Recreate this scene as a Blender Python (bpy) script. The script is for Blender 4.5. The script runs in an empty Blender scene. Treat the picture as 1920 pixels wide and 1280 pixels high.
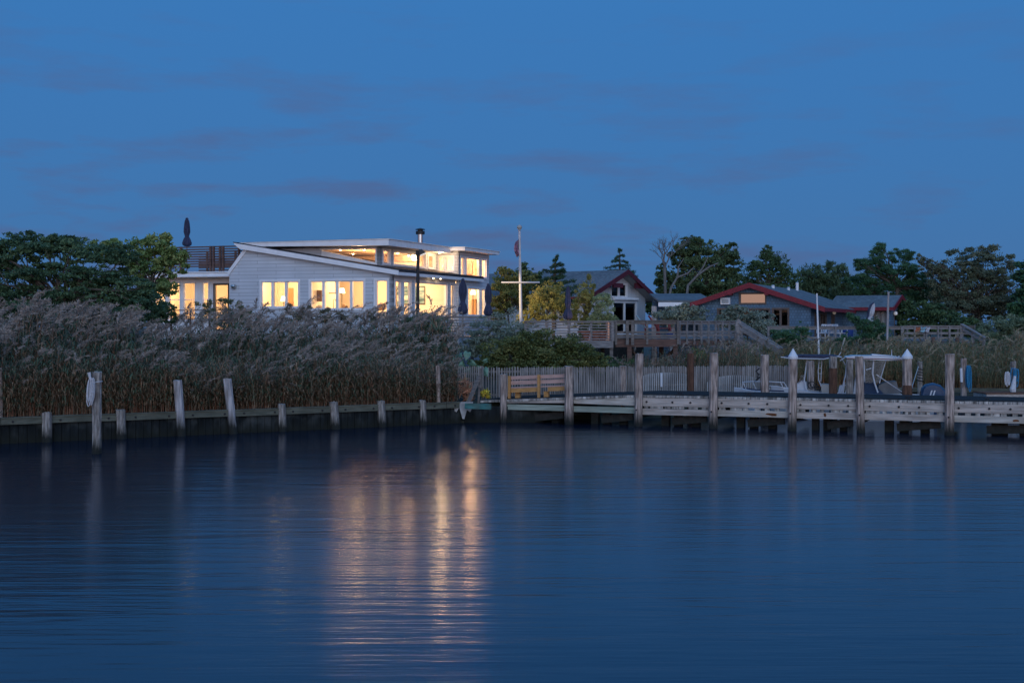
import bpy, math, random
import numpy as np
from mathutils import Vector
sc = bpy.context.scene
COL = sc.collection
RNG = np.random.default_rng(11)
random.seed(11)
F, H, CX, CY = 2600.0, 3.6, 960.0, 610.0

# ------------------------------------------------------------------ helpers: pixels of the photograph -> metres
def W(px, py, D): return Vector(((px - CX) / F * D, D, H - (py - CY) / F * D))
def XW(px, D): return (px - CX) / F * D
def ZW(py, D): return H - (py - CY) / F * D
def MPP(D): return D / F

# ------------------------------------------------------------------ materials
MATS = {}
def new_mat(name):
    m = bpy.data.materials.new(name); m.use_nodes = True
    nt = m.node_tree
    return m, nt, nt.nodes['Principled BSDF']
def N(nt, t, **kw):
    n = nt.nodes.new(t)
    for k, v in kw.items():
        if k in n.inputs.keys() if isinstance(k, str) else False: n.inputs[k].default_value = v
        else: setattr(n, k, v)
    return n
def L(nt, a, b): nt.links.new(a, b)
def c4(c): return (c[0], c[1], c[2], 1.0)
def mixc(nt, fac, a, b, bt='MIX'):
    n = nt.nodes.new('ShaderNodeMix'); n.data_type = 'RGBA'; n.blend_type = bt
    for s, v in ((0, fac), (6, a), (7, b)):
        if hasattr(v, 'links') or hasattr(v, 'is_linked'): nt.links.new(v, n.inputs[s])
        elif s == 0: n.inputs[0].default_value = v
        else: n.inputs[s].default_value = c4(v)
    return n.outputs[2]
def ramp(nt, v, a, b):
    n = nt.nodes.new('ShaderNodeMapRange'); nt.links.new(v, n.inputs[0])
    n.inputs[1].default_value = a; n.inputs[2].default_value = b
    return n.outputs[0]
def noise(nt, vec, scale, detail=3.0):
    n = nt.nodes.new('ShaderNodeTexNoise'); n.inputs['Scale'].default_value = scale; n.inputs['Detail'].default_value = detail
    if vec is not None: nt.links.new(vec, n.inputs['Vector'])
    return n.outputs['Fac']
def coords(nt, scale=(1, 1, 1), rotz=0.0):
    tc = nt.nodes.new('ShaderNodeTexCoord'); mp = nt.nodes.new('ShaderNodeMapping')
    mp.vector_type = 'TEXTURE' if False else 'POINT'
    rot = nt.nodes.new('ShaderNodeMapping'); rot.inputs['Rotation'].default_value = (0, 0, rotz)
    nt.links.new(tc.outputs['Object'], rot.inputs[0]); nt.links.new(rot.outputs[0], mp.inputs[0])
    mp.inputs['Scale'].default_value = scale
    return mp.outputs[0]
def surf(name, base, var=.35, scale=(6, 6, 6), rough=.75, dark=None, dscale=(1.5, 1.5, 1.5), damt=.5, bump=.15, metal=0.0, rotz=0.0, zwet=None, spec=.4):
    """a weathered surface: fine variation plus larger stains"""
    m, nt, b = new_mat(name)
    v = coords(nt, scale, rotz)
    f = ramp(nt, noise(nt, v, 1.0, 5), .3, .7)
    lo = [c * (1 - var) for c in base]; hi = [min(1, c * (1 + var)) for c in base]
    col = mixc(nt, f, lo, hi)
    if dark is not None:
        g = ramp(nt, noise(nt, coords(nt, dscale, rotz), 1.0, 4), .45, .75)
        mm = nt.nodes.new('ShaderNodeMath'); mm.operation = 'MULTIPLY'; mm.inputs[1].default_value = damt
        nt.links.new(g, mm.inputs[0]); col = mixc(nt, mm.outputs[0], col, dark)
    if zwet is not None:      # wet, weed-grown foot of timber standing in the tide
        geo = nt.nodes.new('ShaderNodeNewGeometry'); sx = nt.nodes.new('ShaderNodeSeparateXYZ')
        nt.links.new(geo.outputs['Position'], sx.inputs[0])
        ad = nt.nodes.new('ShaderNodeMath'); ad.operation = 'MULTIPLY_ADD'; nt.links.new(f, ad.inputs[0]); ad.inputs[1].default_value = .22
        nt.links.new(sx.outputs[2], ad.inputs[2])
        w = ramp(nt, ad.outputs[0], zwet[0], zwet[1])
        col = mixc(nt, w, (.018, .02, .016), col)
    nt.links.new(col, b.inputs['Base Color'])
    b.inputs['Roughness'].default_value = rough; b.inputs['Metallic'].default_value = metal
    b.inputs['Specular IOR Level'].default_value = spec
    if bump:
        bp = nt.nodes.new('ShaderNodeBump'); bp.inputs['Strength'].default_value = bump; bp.inputs['Distance'].default_value = .02
        nt.links.new(f, bp.inputs['Height']); nt.links.new(bp.outputs[0], b.inputs['Normal'])
    MATS[name] = m
    return m
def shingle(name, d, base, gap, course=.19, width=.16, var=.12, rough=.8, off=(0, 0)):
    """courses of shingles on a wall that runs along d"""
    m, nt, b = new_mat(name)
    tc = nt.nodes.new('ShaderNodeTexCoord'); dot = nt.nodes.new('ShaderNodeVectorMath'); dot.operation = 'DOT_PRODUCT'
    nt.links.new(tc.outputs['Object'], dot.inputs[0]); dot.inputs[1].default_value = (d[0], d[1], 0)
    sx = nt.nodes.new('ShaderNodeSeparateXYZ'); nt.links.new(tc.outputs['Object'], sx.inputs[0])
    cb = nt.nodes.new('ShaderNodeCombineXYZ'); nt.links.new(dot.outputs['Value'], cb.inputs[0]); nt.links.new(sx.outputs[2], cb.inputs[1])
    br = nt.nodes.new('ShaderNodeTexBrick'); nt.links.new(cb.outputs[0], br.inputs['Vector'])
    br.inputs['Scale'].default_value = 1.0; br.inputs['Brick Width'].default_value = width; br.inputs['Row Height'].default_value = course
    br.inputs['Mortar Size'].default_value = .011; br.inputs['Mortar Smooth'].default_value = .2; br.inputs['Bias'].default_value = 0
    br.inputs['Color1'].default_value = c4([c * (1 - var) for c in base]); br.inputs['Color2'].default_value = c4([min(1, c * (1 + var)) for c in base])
    br.inputs['Mortar'].default_value = c4(gap)  # gap lines darker, with the shadow under each course put into the colour
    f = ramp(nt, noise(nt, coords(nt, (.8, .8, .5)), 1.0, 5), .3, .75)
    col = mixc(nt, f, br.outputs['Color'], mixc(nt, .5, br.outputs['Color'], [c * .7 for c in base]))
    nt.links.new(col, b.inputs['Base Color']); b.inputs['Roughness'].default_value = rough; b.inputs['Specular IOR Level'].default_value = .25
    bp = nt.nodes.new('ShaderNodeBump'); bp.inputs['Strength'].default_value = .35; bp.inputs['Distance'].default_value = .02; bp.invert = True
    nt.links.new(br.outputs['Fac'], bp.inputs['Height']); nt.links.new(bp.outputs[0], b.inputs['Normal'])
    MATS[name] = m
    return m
def leafmat(name, rough=.6, trans=.25):
    m, nt, b = new_mat(name)
    at = nt.nodes.new('ShaderNodeAttribute'); at.attribute_name = 'Col'
    nt.links.new(at.outputs['Color'], b.inputs['Base Color']); b.inputs['Roughness'].default_value = rough
    b.inputs['Specular IOR Level'].default_value = .3
    tr = nt.nodes.new('ShaderNodeBsdfTranslucent'); nt.links.new(at.outputs['Color'], tr.inputs['Color'])
    mx = nt.nodes.new('ShaderNodeMixShader'); mx.inputs[0].default_value = trans
    out = nt.nodes['Material Output']
    nt.links.new(b.outputs[0], mx.inputs[1]); nt.links.new(tr.outputs[0], mx.inputs[2]); nt.links.new(mx.outputs[0], out.inputs[0])
    MATS[name] = m
    return m
def glass(name, tint=(1, 1, 1), refl=1.0):
    m, nt, b = new_mat(name); nt.nodes.remove(b); out = nt.nodes['Material Output']
    t = nt.nodes.new('ShaderNodeBsdfTransparent'); t.inputs[0].default_value = c4(tint)
    g = nt.nodes.new('ShaderNodeBsdfGlossy'); g.inputs['Roughness'].default_value = .02
    lw = nt.nodes.new('ShaderNodeLayerWeight'); pw = nt.nodes.new('ShaderNodeMath'); pw.operation = 'POWER'; nt.links.new(lw.outputs['Facing'], pw.inputs[0]); pw.inputs[1].default_value = 5
    fr = nt.nodes.new('ShaderNodeMath'); fr.operation = 'MULTIPLY_ADD'; nt.links.new(pw.outputs[0], fr.inputs[0]); fr.inputs[1].default_value = .96; fr.inputs[2].default_value = .04
    mm = nt.nodes.new('ShaderNodeMath'); mm.operation = 'MULTIPLY'; mm.use_clamp = True; mm.inputs[1].default_value = refl; nt.links.new(fr.outputs[0], mm.inputs[0])
    mx = nt.nodes.new('ShaderNodeMixShader'); nt.links.new(mm.outputs[0], mx.inputs[0])
    nt.links.new(t.outputs[0], mx.inputs[1]); nt.links.new(g.outputs[0], mx.inputs[2]); nt.links.new(mx.outputs[0], out.inputs[0])
    MATS[name] = m
    return m
def emit(name, col, st):
    m, nt, b = new_mat(name)
    b.inputs['Base Color'].default_value = c4((.8, .8, .8)); b.inputs['Emission Color'].default_value = c4(col); b.inputs['Emission Strength'].default_value = st
    MATS[name] = m
    return m

UH = Vector((.3514, .9362, 0)); VH = Vector((-.9362, .3514, 0))   # the white house: along its right facade, along its left facade
DT = Vector((.928, -.371, 0)).normalized(); DN = Vector((.371, .928, 0)).normalized()   # dock: along, and towards the land
DANG = math.atan2(DT.y, DT.x)
BT = Vector((13.0, 8.5, 0)).normalized(); BN = Vector((-BT.y, BT.x, 0))       # bulkhead: along, and towards the land
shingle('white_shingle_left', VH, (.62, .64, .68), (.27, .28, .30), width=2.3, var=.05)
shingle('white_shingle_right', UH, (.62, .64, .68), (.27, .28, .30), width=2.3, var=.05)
surf('white_trim', (.82, .80, .80), .06, (3, 3, 3), .5, bump=.02)
surf('asphalt_roof', (.035, .032, .034), .5, (9, 9, 9), .9)
surf('grey_roof', (.14, .155, .16), .35, (5, 5, 14), .9, (.05, .055, .06), (.6, .6, .6), .6, .3)
surf('red_trim', (.18, .013, .024), .2, (5, 5, 5), .55)
surf('dark_red_trim', (.085, .010, .018), .25, (5, 5, 5), .6)
surf('pole_paint', (.52, .50, .50), .08, (4, 4, 4), .5)
surf('white_board', (.50, .52, .54), .1, (9, 9, .8), .7)
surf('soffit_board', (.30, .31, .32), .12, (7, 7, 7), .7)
shingle('blue_shingle', (1, -.1), (.115, .19, .275), (.05, .08, .11), .165, .17, .2)
surf('brown_frame', (.12, .085, .07), .3, (8, 8, 8), .6)
surf('cedar_slat', (.125, .068, .052), .4, (2, 2, 20), .8)
surf('grey_rail', (.17, .145, .13), .35, (3, 3, 14), .85, (.10, .09, .08), (1.2, 1.2, 1.2), .6)
surf('pale_rail', (.23, .21, .205), .3, (3, 3, 14), .85, (.16, .14, .13), (1.2, 1.2, 1.2), .6)
surf('dock_board', (.49, .415, .36), .32, (1.3, 14, 22), .85, (.15, .12, .10), (.9, 3, 5), .6, .35, rotz=-DANG)
surf('dock_board_pale', (.50, .45, .39), .3, (1.3, 14, 22), .85, (.17, .11, .06), (.8, 3, 4), .7, .35, rotz=-DANG)
surf('dock_board_green', (.33, .37, .30), .3, (1.3, 14, 22), .85, (.12, .12, .09), (.8, 3, 4), .6, .35, rotz=-DANG)
surf('plank_end', (.42, .38, .34), .75, (5.5, 5.5, .6), .9, (.05, .045, .04), (4, 4, 1), .8, .4, rotz=-DANG)
surf('dock_mat', (.040, .036, .034), .3, (8, 8, 8), 1.0, (.05, .05, .052), (1, 1, 1), .3, spec=.08)
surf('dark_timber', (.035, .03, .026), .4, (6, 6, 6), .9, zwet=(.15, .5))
surf('pile_wood', (.40, .31, .26), .62, (16, 16, 1.8), .9, (.10, .055, .04), (4.5, 4.5, 1.7), .95, .8, zwet=(.2, .85))
surf('pile_grey', (.30, .265, .235), .55, (16, 16, 2.4), .9, (.085, .06, .045), (5, 5, 3), .95, .8, zwet=(.25, .68))
surf('pile_pale', (.42, .385, .38), .35, (16, 16, 1.4), .9, (.17, .13, .11), (4, 4, 1.4), .8, .6, zwet=(.35, .95))
surf('pile_rust', (.12, .058, .035), .5, (12, 12, 2.2), .9, (.06, .03, .02), (3, 3, 1.4), .7, .5)
surf('bulkhead_cap', (.115, .115, .085), .35, (2, 2, 16), .9, (.07, .07, .05), (1.3, 1.3, 3), .7, .3)
surf('bulkhead_sheet', (.013, .016, .017), .6, (7, 7, 1.2), .9, (.085, .09, .085), (2.2, 2.2, 1.6), .8, .3, zwet=(.15, .5), spec=.15)
surf('teal_board', (.05, .17, .16), .4, (3, 3, 12), .8, (.12, .10, .07), (3, 3, 3), .6)
surf('concrete', (.42, .40, .38), .25, (5, 5, 5), .9, (.12, .11, .09), (2, 2, 2), .6, .4)
surf('orange_pine', (.50, .26, .09), .2, (2, 14, 14), .7, (.33, .16, .06), (3, 3, 3), .4)
surf('pink_pine', (.50, .31, .26), .18, (1.5, 14, 14), .75, (.3, .17, .12), (5, 5, 5), .35, rotz=-DANG)
surf('fence_grey', (.25, .225, .21), .45, (16, 16, 1.2), .9, (.08, .07, .06), (1.1, 1.1, .8), .8)
surf('fence_pale', (.40, .39, .38), .3, (16, 16, 1.2), .9, (.16, .15, .14), (1.5, 1.5, .8), .6)
surf('black_metal', (.018, .018, .02), .2, (5, 5, 5), .5)
surf('bolt_iron', (.02, .018, .02), .3, (9, 9, 9), .6)
surf('steel', (.55, .54, .52), .1, (5, 5, 5), .28, metal=1.0)
surf('navy_canvas', (.036, .042, .080), .35, (7, 7, 3), .9)
surf('pale_canvas', (.45, .44, .47), .2, (5, 5, 3), .9)
surf('terracotta', (.36, .11, .055), .25, (5, 5, 5), .85)
surf('white_plastic', (.70, .70, .72), .06, (4, 4, 4), .4)
surf('gelcoat', (.56, .57, .60), .06, (3, 3, 3), .25)
surf('grey_cover', (.17, .165, .16), .25, (3, 3, 3), .9, (.09, .09, .09), (2, 2, 2), .5, .3)
surf('blue_cover', (.018, .04, .085), .25, (3, 3, 3), .7)
surf('engine_blue', (.025, .055, .11), .12, (3, 3, 3), .25)
surf('rope_white', (.58, .56, .57), .2, (20, 20, 20), .9)
surf('rope_blue', (.03, .20, .36), .3, (20, 20, 20), .9)
surf('tan_seat', (.40, .37, .33), .1, (3, 3, 3), .6)
surf('interior_plaster', (.80, .72, .60), .03, (1, 1, 1), .85, bump=0)
surf('interior_floor', (.34, .20, .10), .2, (2, 8, 8), .5)
surf('wood_ceiling', (.66, .47, .32), .18, (.7, 9, 9), .6)
surf('walnut', (.16, .075, .035), .2, (4, 4, 4), .6)
surf('pine_door', (.46, .24, .09), .15, (4, 4, 1), .6)
surf('ground_soil', (.055, .05, .034), .5, (1.2, 1.2, 1.2), .95, (.03, .045, .02), (.15, .15, .15), .8, .3)
surf('bark', (.10, .08, .065), .4, (9, 9, 2), .95, bump=.5)
surf('bark_pale', (.16, .145, .135), .3, (9, 9, 2), .95, bump=.4)
surf('red_paint', (.22, .035, .035), .2, (4, 4, 4), .7)
surf('blue_plastic', (.03, .08, .30), .1, (4, 4, 4), .4)
surf('cloth_teal', (.25, .42, .50), .3, (4, 4, 4), .9)
surf('rust', (.16, .055, .02), .5, (12, 12, 12), .9)
surf('flag_cloth', (.30, .17, .24), .7, (2, 2, 7), .9)
surf('curtain', (.36, .34, .32), .25, (14, 14, .5), .9)
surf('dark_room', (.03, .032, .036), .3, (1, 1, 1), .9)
leafmat('foliage'); leafmat('reed_leaf', .75, .2)
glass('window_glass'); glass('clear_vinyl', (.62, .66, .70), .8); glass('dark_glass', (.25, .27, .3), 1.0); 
m = glass('mirror_glass', (.06, .07, .08), 13.0)
emit('lamp_face', (1, .54, .25), 760.0); emit('shade_glow', (1, .72, .40), 7.0); emit('eave_face', (1, .70, .38), 25.0); emit('porch_globe', (1, .8, .6), .10); emit('flood_face', (1, .86, .66), .5)
def seascape():
    m, nt, b = new_mat('painted_canvas')
    v = coords(nt, (.6, .6, 4.5)); f = noise(nt, v, 1.6, 6)
    cr = nt.nodes.new('ShaderNodeValToRGB'); nt.links.new(f, cr.inputs[0])
    e = cr.color_ramp.elements; e[0].position = .36; e[0].color = (.03, .07, .10, 1); e[1].position = .62; e[1].color = (.62, .6, .55, 1)
    n = e.new(.5); n.color = (.10, .22, .27, 1)
    nt.links.new(cr.outputs[0], b.inputs['Base Color']); MATS['painted_canvas'] = m
seascape()
def water_mat():
    m, nt, b = new_mat('water')
    b.inputs['Base Color'].default_value = (.002, .011, .027, 1); b.inputs['IOR'].default_value = 1.333
    b.inputs['Specular IOR Level'].default_value = .5
    tc = nt.nodes.new('ShaderNodeTexCoord')
    def mp(s, rz=0.0):
        q = nt.nodes.new('ShaderNodeMapping'); q.inputs['Scale'].default_value = s; q.inputs['Rotation'].default_value = (0, 0, rz); nt.links.new(tc.outputs['Object'], q.inputs[0]); return q.outputs[0]
    f1 = noise(nt, mp((.20, 2.7, 1)), 1.0, 2); f2 = noise(nt, mp((.04, .20, 1)), 1.0, 2); f3 = noise(nt, mp((.8, 8.5, 1)), 1.0, 2)
    a = nt.nodes.new('ShaderNodeMath'); a.operation = 'MULTIPLY_ADD'; nt.links.new(f2, a.inputs[0]); a.inputs[1].default_value = 1.5; nt.links.new(f1, a.inputs[2])
    a2 = nt.nodes.new('ShaderNodeMath'); a2.operation = 'MULTIPLY_ADD'; nt.links.new(f3, a2.inputs[0]); a2.inputs[1].default_value = .34; nt.links.new(a.outputs[0], a2.inputs[2])
    f4 = noise(nt, mp((.45, 1.3, 1), .3), 1.0, 3); f5 = noise(nt, mp((1.5, 5.0, 1), -.22), 1.0, 2)
    for fx, am in ((f4, 1.1), (f5, .35)):
        a3 = nt.nodes.new('ShaderNodeMath'); a3.operation = 'MULTIPLY_ADD'; nt.links.new(fx, a3.inputs[0]); a3.inputs[1].default_value = am; nt.links.new(a2.outputs[0], a3.inputs[2]); a2 = a3
    bp = nt.nodes.new('ShaderNodeBump'); bp.inputs['Strength'].default_value = 1.0
    nt.links.new(a2.outputs[0], bp.inputs['Height']); nt.links.new(bp.outputs[0], b.inputs['Normal'])
    r2 = nt.nodes.new('ShaderNodeMapRange'); nt.links.new(f2, r2.inputs[0]); r2.inputs[1].default_value = .35; r2.inputs[2].default_value = .65
    r2.inputs[3].default_value = .006; r2.inputs[4].default_value = .019; nt.links.new(r2.outputs[0], bp.inputs['Distance'])
    b.inputs['Roughness'].default_value = .168
    MATS['water'] = m
water_mat()

# ------------------------------------------------------------------ mesh building
class MB:
    def __init__(s): s.v = []; s.f = []; s.c = []
    def add(s, vs, fs):
        k = len(s.v); s.v += [tuple(p) for p in vs]; s.f += [tuple(i + k for i in f) for f in fs]; return s
    def prism(s, poly, off):
        n = len(poly); off = Vector(off)
        a = [Vector(p) for p in poly]; b = [p + off for p in a]
        fs = [tuple(range(n)), tuple(range(2 * n - 1, n - 1, -1))] + [(i, n + i, n + (i + 1) % n, (i + 1) % n) for i in range(n)]
        return s.add(a + b, fs)
    def box(s, P, d, o, s0, s1, z0, z1, o0, o1):
        """box on a wall plane: along d from P, heights absolute, o0..o1 along o"""
        P = Vector((P[0], P[1], 0)); d = Vector(d); o = Vector(o); Z = Vector((0, 0, 1))
        return s.prism([P + d * s0 + Z * z0 + o * o0, P + d * s1 + Z * z0 + o * o0, P + d * s1 + Z * z1 + o * o0, P + d * s0 + Z * z1 + o * o0], o * (o1 - o0))
    def cube(s, c, sx, sy, sz, d=(1, 0, 0)):
        d = Vector(d).normalized(); o = Vector((-d.y, d.x, 0)); c = Vector(c)
        return s.box((0, 0), d, o, c.dot(d) - sx / 2, c.dot(d) + sx / 2, c.z - sz / 2, c.z + sz / 2, c.dot(o) - sy / 2, c.dot(o) + sy / 2)
    def beam(s, p, q, w, h, up=(0, 0, 1)):
        p = Vector(p); q = Vector(q); d = (q - p).normalized(); up = Vector(up)
        if abs(d.dot(up)) > .98: up = Vector((1, 0, 0))
        r = d.cross(up).normalized(); u = r.cross(d).normalized()
        a = [p + r * (x * w / 2) + u * (y * h / 2) for x, y in ((-1, -1), (1, -1), (1, 1), (-1, 1))]
        return s.prism(a, q - p)
    def tube(s, pts, rad, n=8, cap=True):
        pts = [Vector(p) for p in pts]
        if not hasattr(rad, '__len__'): rad = [rad] * len(pts)
        vs = []; fs = []; up = Vector((0, 0, 1))
        prev = None
        for i, p in enumerate(pts):
            d = (pts[min(i + 1, len(pts) - 1)] - pts[max(i - 1, 0)])
            d = d.normalized() if d.length > 1e-9 else Vector((0, 0, 1))
            if prev is None:
                r = d.cross(up if abs(d.z) < .9 else Vector((1, 0, 0))).normalized()
            else:
                r = prev - d * prev.dot(d); r = r.normalized() if r.length > 1e-6 else d.cross(Vector((1, 0, 0))).normalized()
            prev = r; u = d.cross(r)
            for k in range(n):
                a = 2 * math.pi * k / n
                vs.append(p + (r * math.cos(a) + u * math.sin(a)) * rad[i])
        for i in range(len(pts) - 1):
            for k in range(n):
                fs.append((i * n + k, i * n + (k + 1) % n, (i + 1) * n + (k + 1) % n, (i + 1) * n + k))
        if cap: fs += [tuple(range(n - 1, -1, -1)), tuple((len(pts) - 1) * n + k for k in range(n))]
        return s.add(vs, fs)
    def lathe(s, c, prof, n=14, wob=0.0):
        """profile of (radius, height) round a vertical axis at c"""
        c = Vector(c); vs = []; fs = []
        for r, z in prof:
            for k in range(n):
                a = 2 * math.pi * k / n; rr = r * (1 + wob * math.sin(k * 2.6 + z))
                vs.append(c + Vector((rr * math.cos(a), rr * math.sin(a), z)))
        m = len(prof)
        for i in range(m - 1):
            for k in range(n): fs.append((i * n + k, i * n + (k + 1) % n, (i + 1) * n + (k + 1) % n, (i + 1) * n + k))
        fs += [tuple(range(n - 1, -1, -1)), tuple((m - 1) * n + k for k in range(n))]
        return s.add(vs, fs)
    def build(s, name, mat, parent=None, loc=None, smooth=False):
        org = Vector((0, 0, 0))
        if parent is not None:
            p = parent
            while p is not None: org += Vector(p.location); p = p.parent
        elif loc is not None: org = Vector(loc)
        me = bpy.data.meshes.new(name)
        me.from_pydata([tuple(Vector(v) - org) for v in s.v], [], s.f); me.update()
        if smooth:
            for p in me.polygons: p.use_smooth = True
            try: me.set_sharp_from_angle(angle=math.radians(40))
            except Exception: pass
        me.materials.append(MATS[mat])
        o = bpy.data.objects.new(name, me); COL.objects.link(o)
        if parent is not None: o.parent = parent
        else: o.location = org
        return o
def build_each(mb, name, mat, parent):
    par = list(range(len(mb.v)))
    def find(i):
        while par[i] != i: par[i] = par[par[i]]; i = par[i]
        return i
    for f in mb.f:
        r = find(f[0])
        for i in f[1:]: par[find(i)] = r
    grp = {}
    for f in mb.f: grp.setdefault(find(f[0]), []).append(f)
    for fs in grp.values():
        ids = sorted({i for f in fs for i in f}); mp = {i: k for k, i in enumerate(ids)}
        m2 = MB(); m2.add([mb.v[i] for i in ids], [tuple(mp[i] for i in f) for f in fs]); m2.build(name, mat, parent)
def tag(o, label=None, cat=None, group=None, kind=None):
    if label: o['label'] = label
    if cat: o['category'] = cat
    if group: o['group'] = group
    if kind: o['kind'] = kind
    return o
def thing(name, label, cat, loc, group=None):
    o = bpy.data.objects.new(name, None); COL.objects.link(o); o.location = loc; o.empty_display_size = .3
    return tag(o, label, cat, group)
def raw(name, V, Fq, C, mat, parent=None, loc=None):
    """big mesh straight from numpy arrays, quads with one colour each"""
    org = np.zeros(3)
    if parent is not None:
        p = parent
        while p is not None: org += np.array(p.location); p = p.parent
    elif loc is not None: org = np.array(loc, float)
    me = bpy.data.meshes.new(name); n = len(Fq)
    me.vertices.add(len(V)); me.vertices.foreach_set('co', np.ascontiguousarray(V - org, dtype=np.float32).ravel())
    me.loops.add(n * 4); me.loops.foreach_set('vertex_index', np.ascontiguousarray(Fq, dtype=np.int32).ravel())
    me.polygons.add(n); me.polygons.foreach_set('loop_start', np.arange(0, n * 4, 4, dtype=np.int32))
    me.update(calc_edges=True)
    a = me.attributes.new('Col', 'FLOAT_COLOR', 'FACE')
    a.data.foreach_set('color', np.ascontiguousarray(np.concatenate([np.clip(C, 0, 1), np.ones((n, 1))], 1), dtype=np.float32).ravel())
    me.materials.append(MATS[mat])
    o = bpy.data.objects.new(name, me); COL.objects.link(o)
    if parent is not None: o.parent = parent
    else: o.location = org
    return o
def unit(a): return a / np.maximum(np.linalg.norm(a, axis=1, keepdims=True), 1e-9)
def leaf_arrays(rng, cl, n, size, wid, cols, shell=.45, droop=0.0, flat=0.0):
    """n diamond leaves spread through ellipsoid clumps cl: rows of centre(3), radii(3)"""
    cl = np.asarray(cl, float); w = (cl[:, 3] * cl[:, 4] * cl[:, 5]) ** (2 / 3.); w /= w.sum()
    k = rng.choice(len(cl), n, p=w)
    p = cl[k, :3] + cl[k, 3:] * unit(rng.normal(size=(n, 3))) * (rng.random((n, 1)) ** shell)
    a = rng.normal(size=(n, 3)); a[:, 2] = a[:, 2] * (1 - flat) - droop; a = unit(a)
    b = unit(np.cross(a, rng.normal(size=(n, 3)) + np.array([0, 0, 1.5 * flat])))
    Ls = size * (.6 + .8 * rng.random((n, 1))); Ws = Ls * wid
    V = np.stack([p - a * Ls / 2, p + b * Ws / 2 + a * Ls * .08, p + a * Ls / 2, p - b * Ws / 2 + a * Ls * .08], 1).reshape(-1, 3)
    c = np.asarray(cols, float); kc = rng.random(len(cl))[k] * .65 + rng.random(n) * .35
    x = kc * (len(c) - 1); i = np.clip(x.astype(int), 0, len(c) - 2); t = (x - i)[:, None]
    C = (c[i] * (1 - t) + c[i + 1] * t) * (.75 + .5 * rng.random((n, 1)))
    return V, np.arange(n * 4).reshape(-1, 4), C
def subclumps(rng, lobes, D, per, frac=(.22, .42), depth=.9, out=1.08):
    res = []
    for (px, py, rx, ry) in lobes:
        s = MPP(D); c = np.array(W(px, py, D)); R = np.array([rx * s, max(rx, ry) * s * depth, ry * s])
        for _ in range(per):
            d = rng.normal(size=3); d /= np.linalg.norm(d)
            f = rng.uniform(*frac) * rng.choice([.55, .75, 1.0]); rr = np.minimum(R * f, R.mean() * f) * np.array([1.25, 1.25, .75])
            res.append(np.concatenate([c + d * R * (rng.random() ** .42) * (out if rng.random() < .85 else out * 1.14), rr * rng.uniform(.8, 1.2)]))
    return np.array(res)
def limbs(mb, rng, base, fork, ends, r0, wob=.12):
    base = Vector(base); fork = Vector(fork)
    mid = base.lerp(fork, .5) + Vector((rng.normal(), rng.normal(), 0)) * wob
    mb.tube([base, mid, fork], [r0, r0 * .82, r0 * .7], 8)
    for e in ends:
        e = Vector(e); l = (e - fork).length
        m1 = fork.lerp(e, .35) + Vector((rng.normal(), rng.normal(), abs(rng.normal()) * .8)) * l * .07
        m2 = fork.lerp(e, .7) + Vector((rng.normal(), rng.normal(), rng.normal())) * l * .07
        k = r0 * rng.uniform(.2, .42)
        mb.tube([fork, m1, m2, e], [k, k * .75, k * .45, k * .12], 5, False)
FOL = 1.5; LEAFK = 2.6
def tree(name, label, cat, D, lobes, trunk, n, leaf, cols, seed, group=None, per=12, wid=.55, frac=(.22, .42), shell=.45, droop=0, flat=0, bark='bark', r0=.16, ngr=1.2, nl=16, trunkname='trunk', crownname='crown', depth=.9, broad=.18, gap=.24, gapsize=.75, out=1.1):
    rng = np.random.default_rng(seed)
    base = Vector((XW(trunk[0], D), D, ngr - .1))
    t = thing(name, label, cat, base, group)
    cl = subclumps(rng, lobes, D, int(per * 2.6), frac, depth, out)
    lb = np.array([list(W(l[0], l[1], D)) + [l[2] * MPP(D), max(l[2], l[3]) * MPP(D) * depth, l[3] * MPP(D)] for l in lobes])
    n = int(n * FOL / (1 - gap)); nb = int(n * broad)
    A1 = leaf_arrays(rng, cl, n - nb, leaf, wid, cols, shell, droop, flat); A2 = leaf_arrays(rng, lb, nb, leaf, wid, cols, .42, droop, flat)
    V = np.concatenate([A1[0], A2[0]]); C = np.concatenate([A1[2], A2[2]]) * LEAFK
    if gap > 0:                                 # openings where the sky shows through between the sprays
        q = V.reshape(-1, 4, 3).mean(1); g = np.zeros(len(q)); ext = gapsize
        for _ in range(9):
            kx, ky, kz = rng.normal(size=3); l_ = ext * rng.uniform(.6, 1.7); g += np.sin((q[:, 0] * kx + q[:, 2] * kz * 1.5 + q[:, 1] * ky * .22) * 2 * math.pi / l_ / 1.4 + rng.uniform(0, 6.28))
        keep = g + rng.normal(size=len(q)) * .55 > np.quantile(g, gap); V = V.reshape(-1, 4, 3)[keep].reshape(-1, 3); C = C[keep]
    raw(crownname, V, np.arange(len(V)).reshape(-1, 4), C, 'foliage', t)
    mb = MB(); fork = W(trunk[1], trunk[2], D)
    idx = rng.choice(len(cl), min(nl, len(cl)), replace=False)
    limbs(mb, rng, base, fork, [cl[i, :3] for i in idx], r0)
    mb.build(trunkname, bark, t, smooth=True)
    return t
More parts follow.
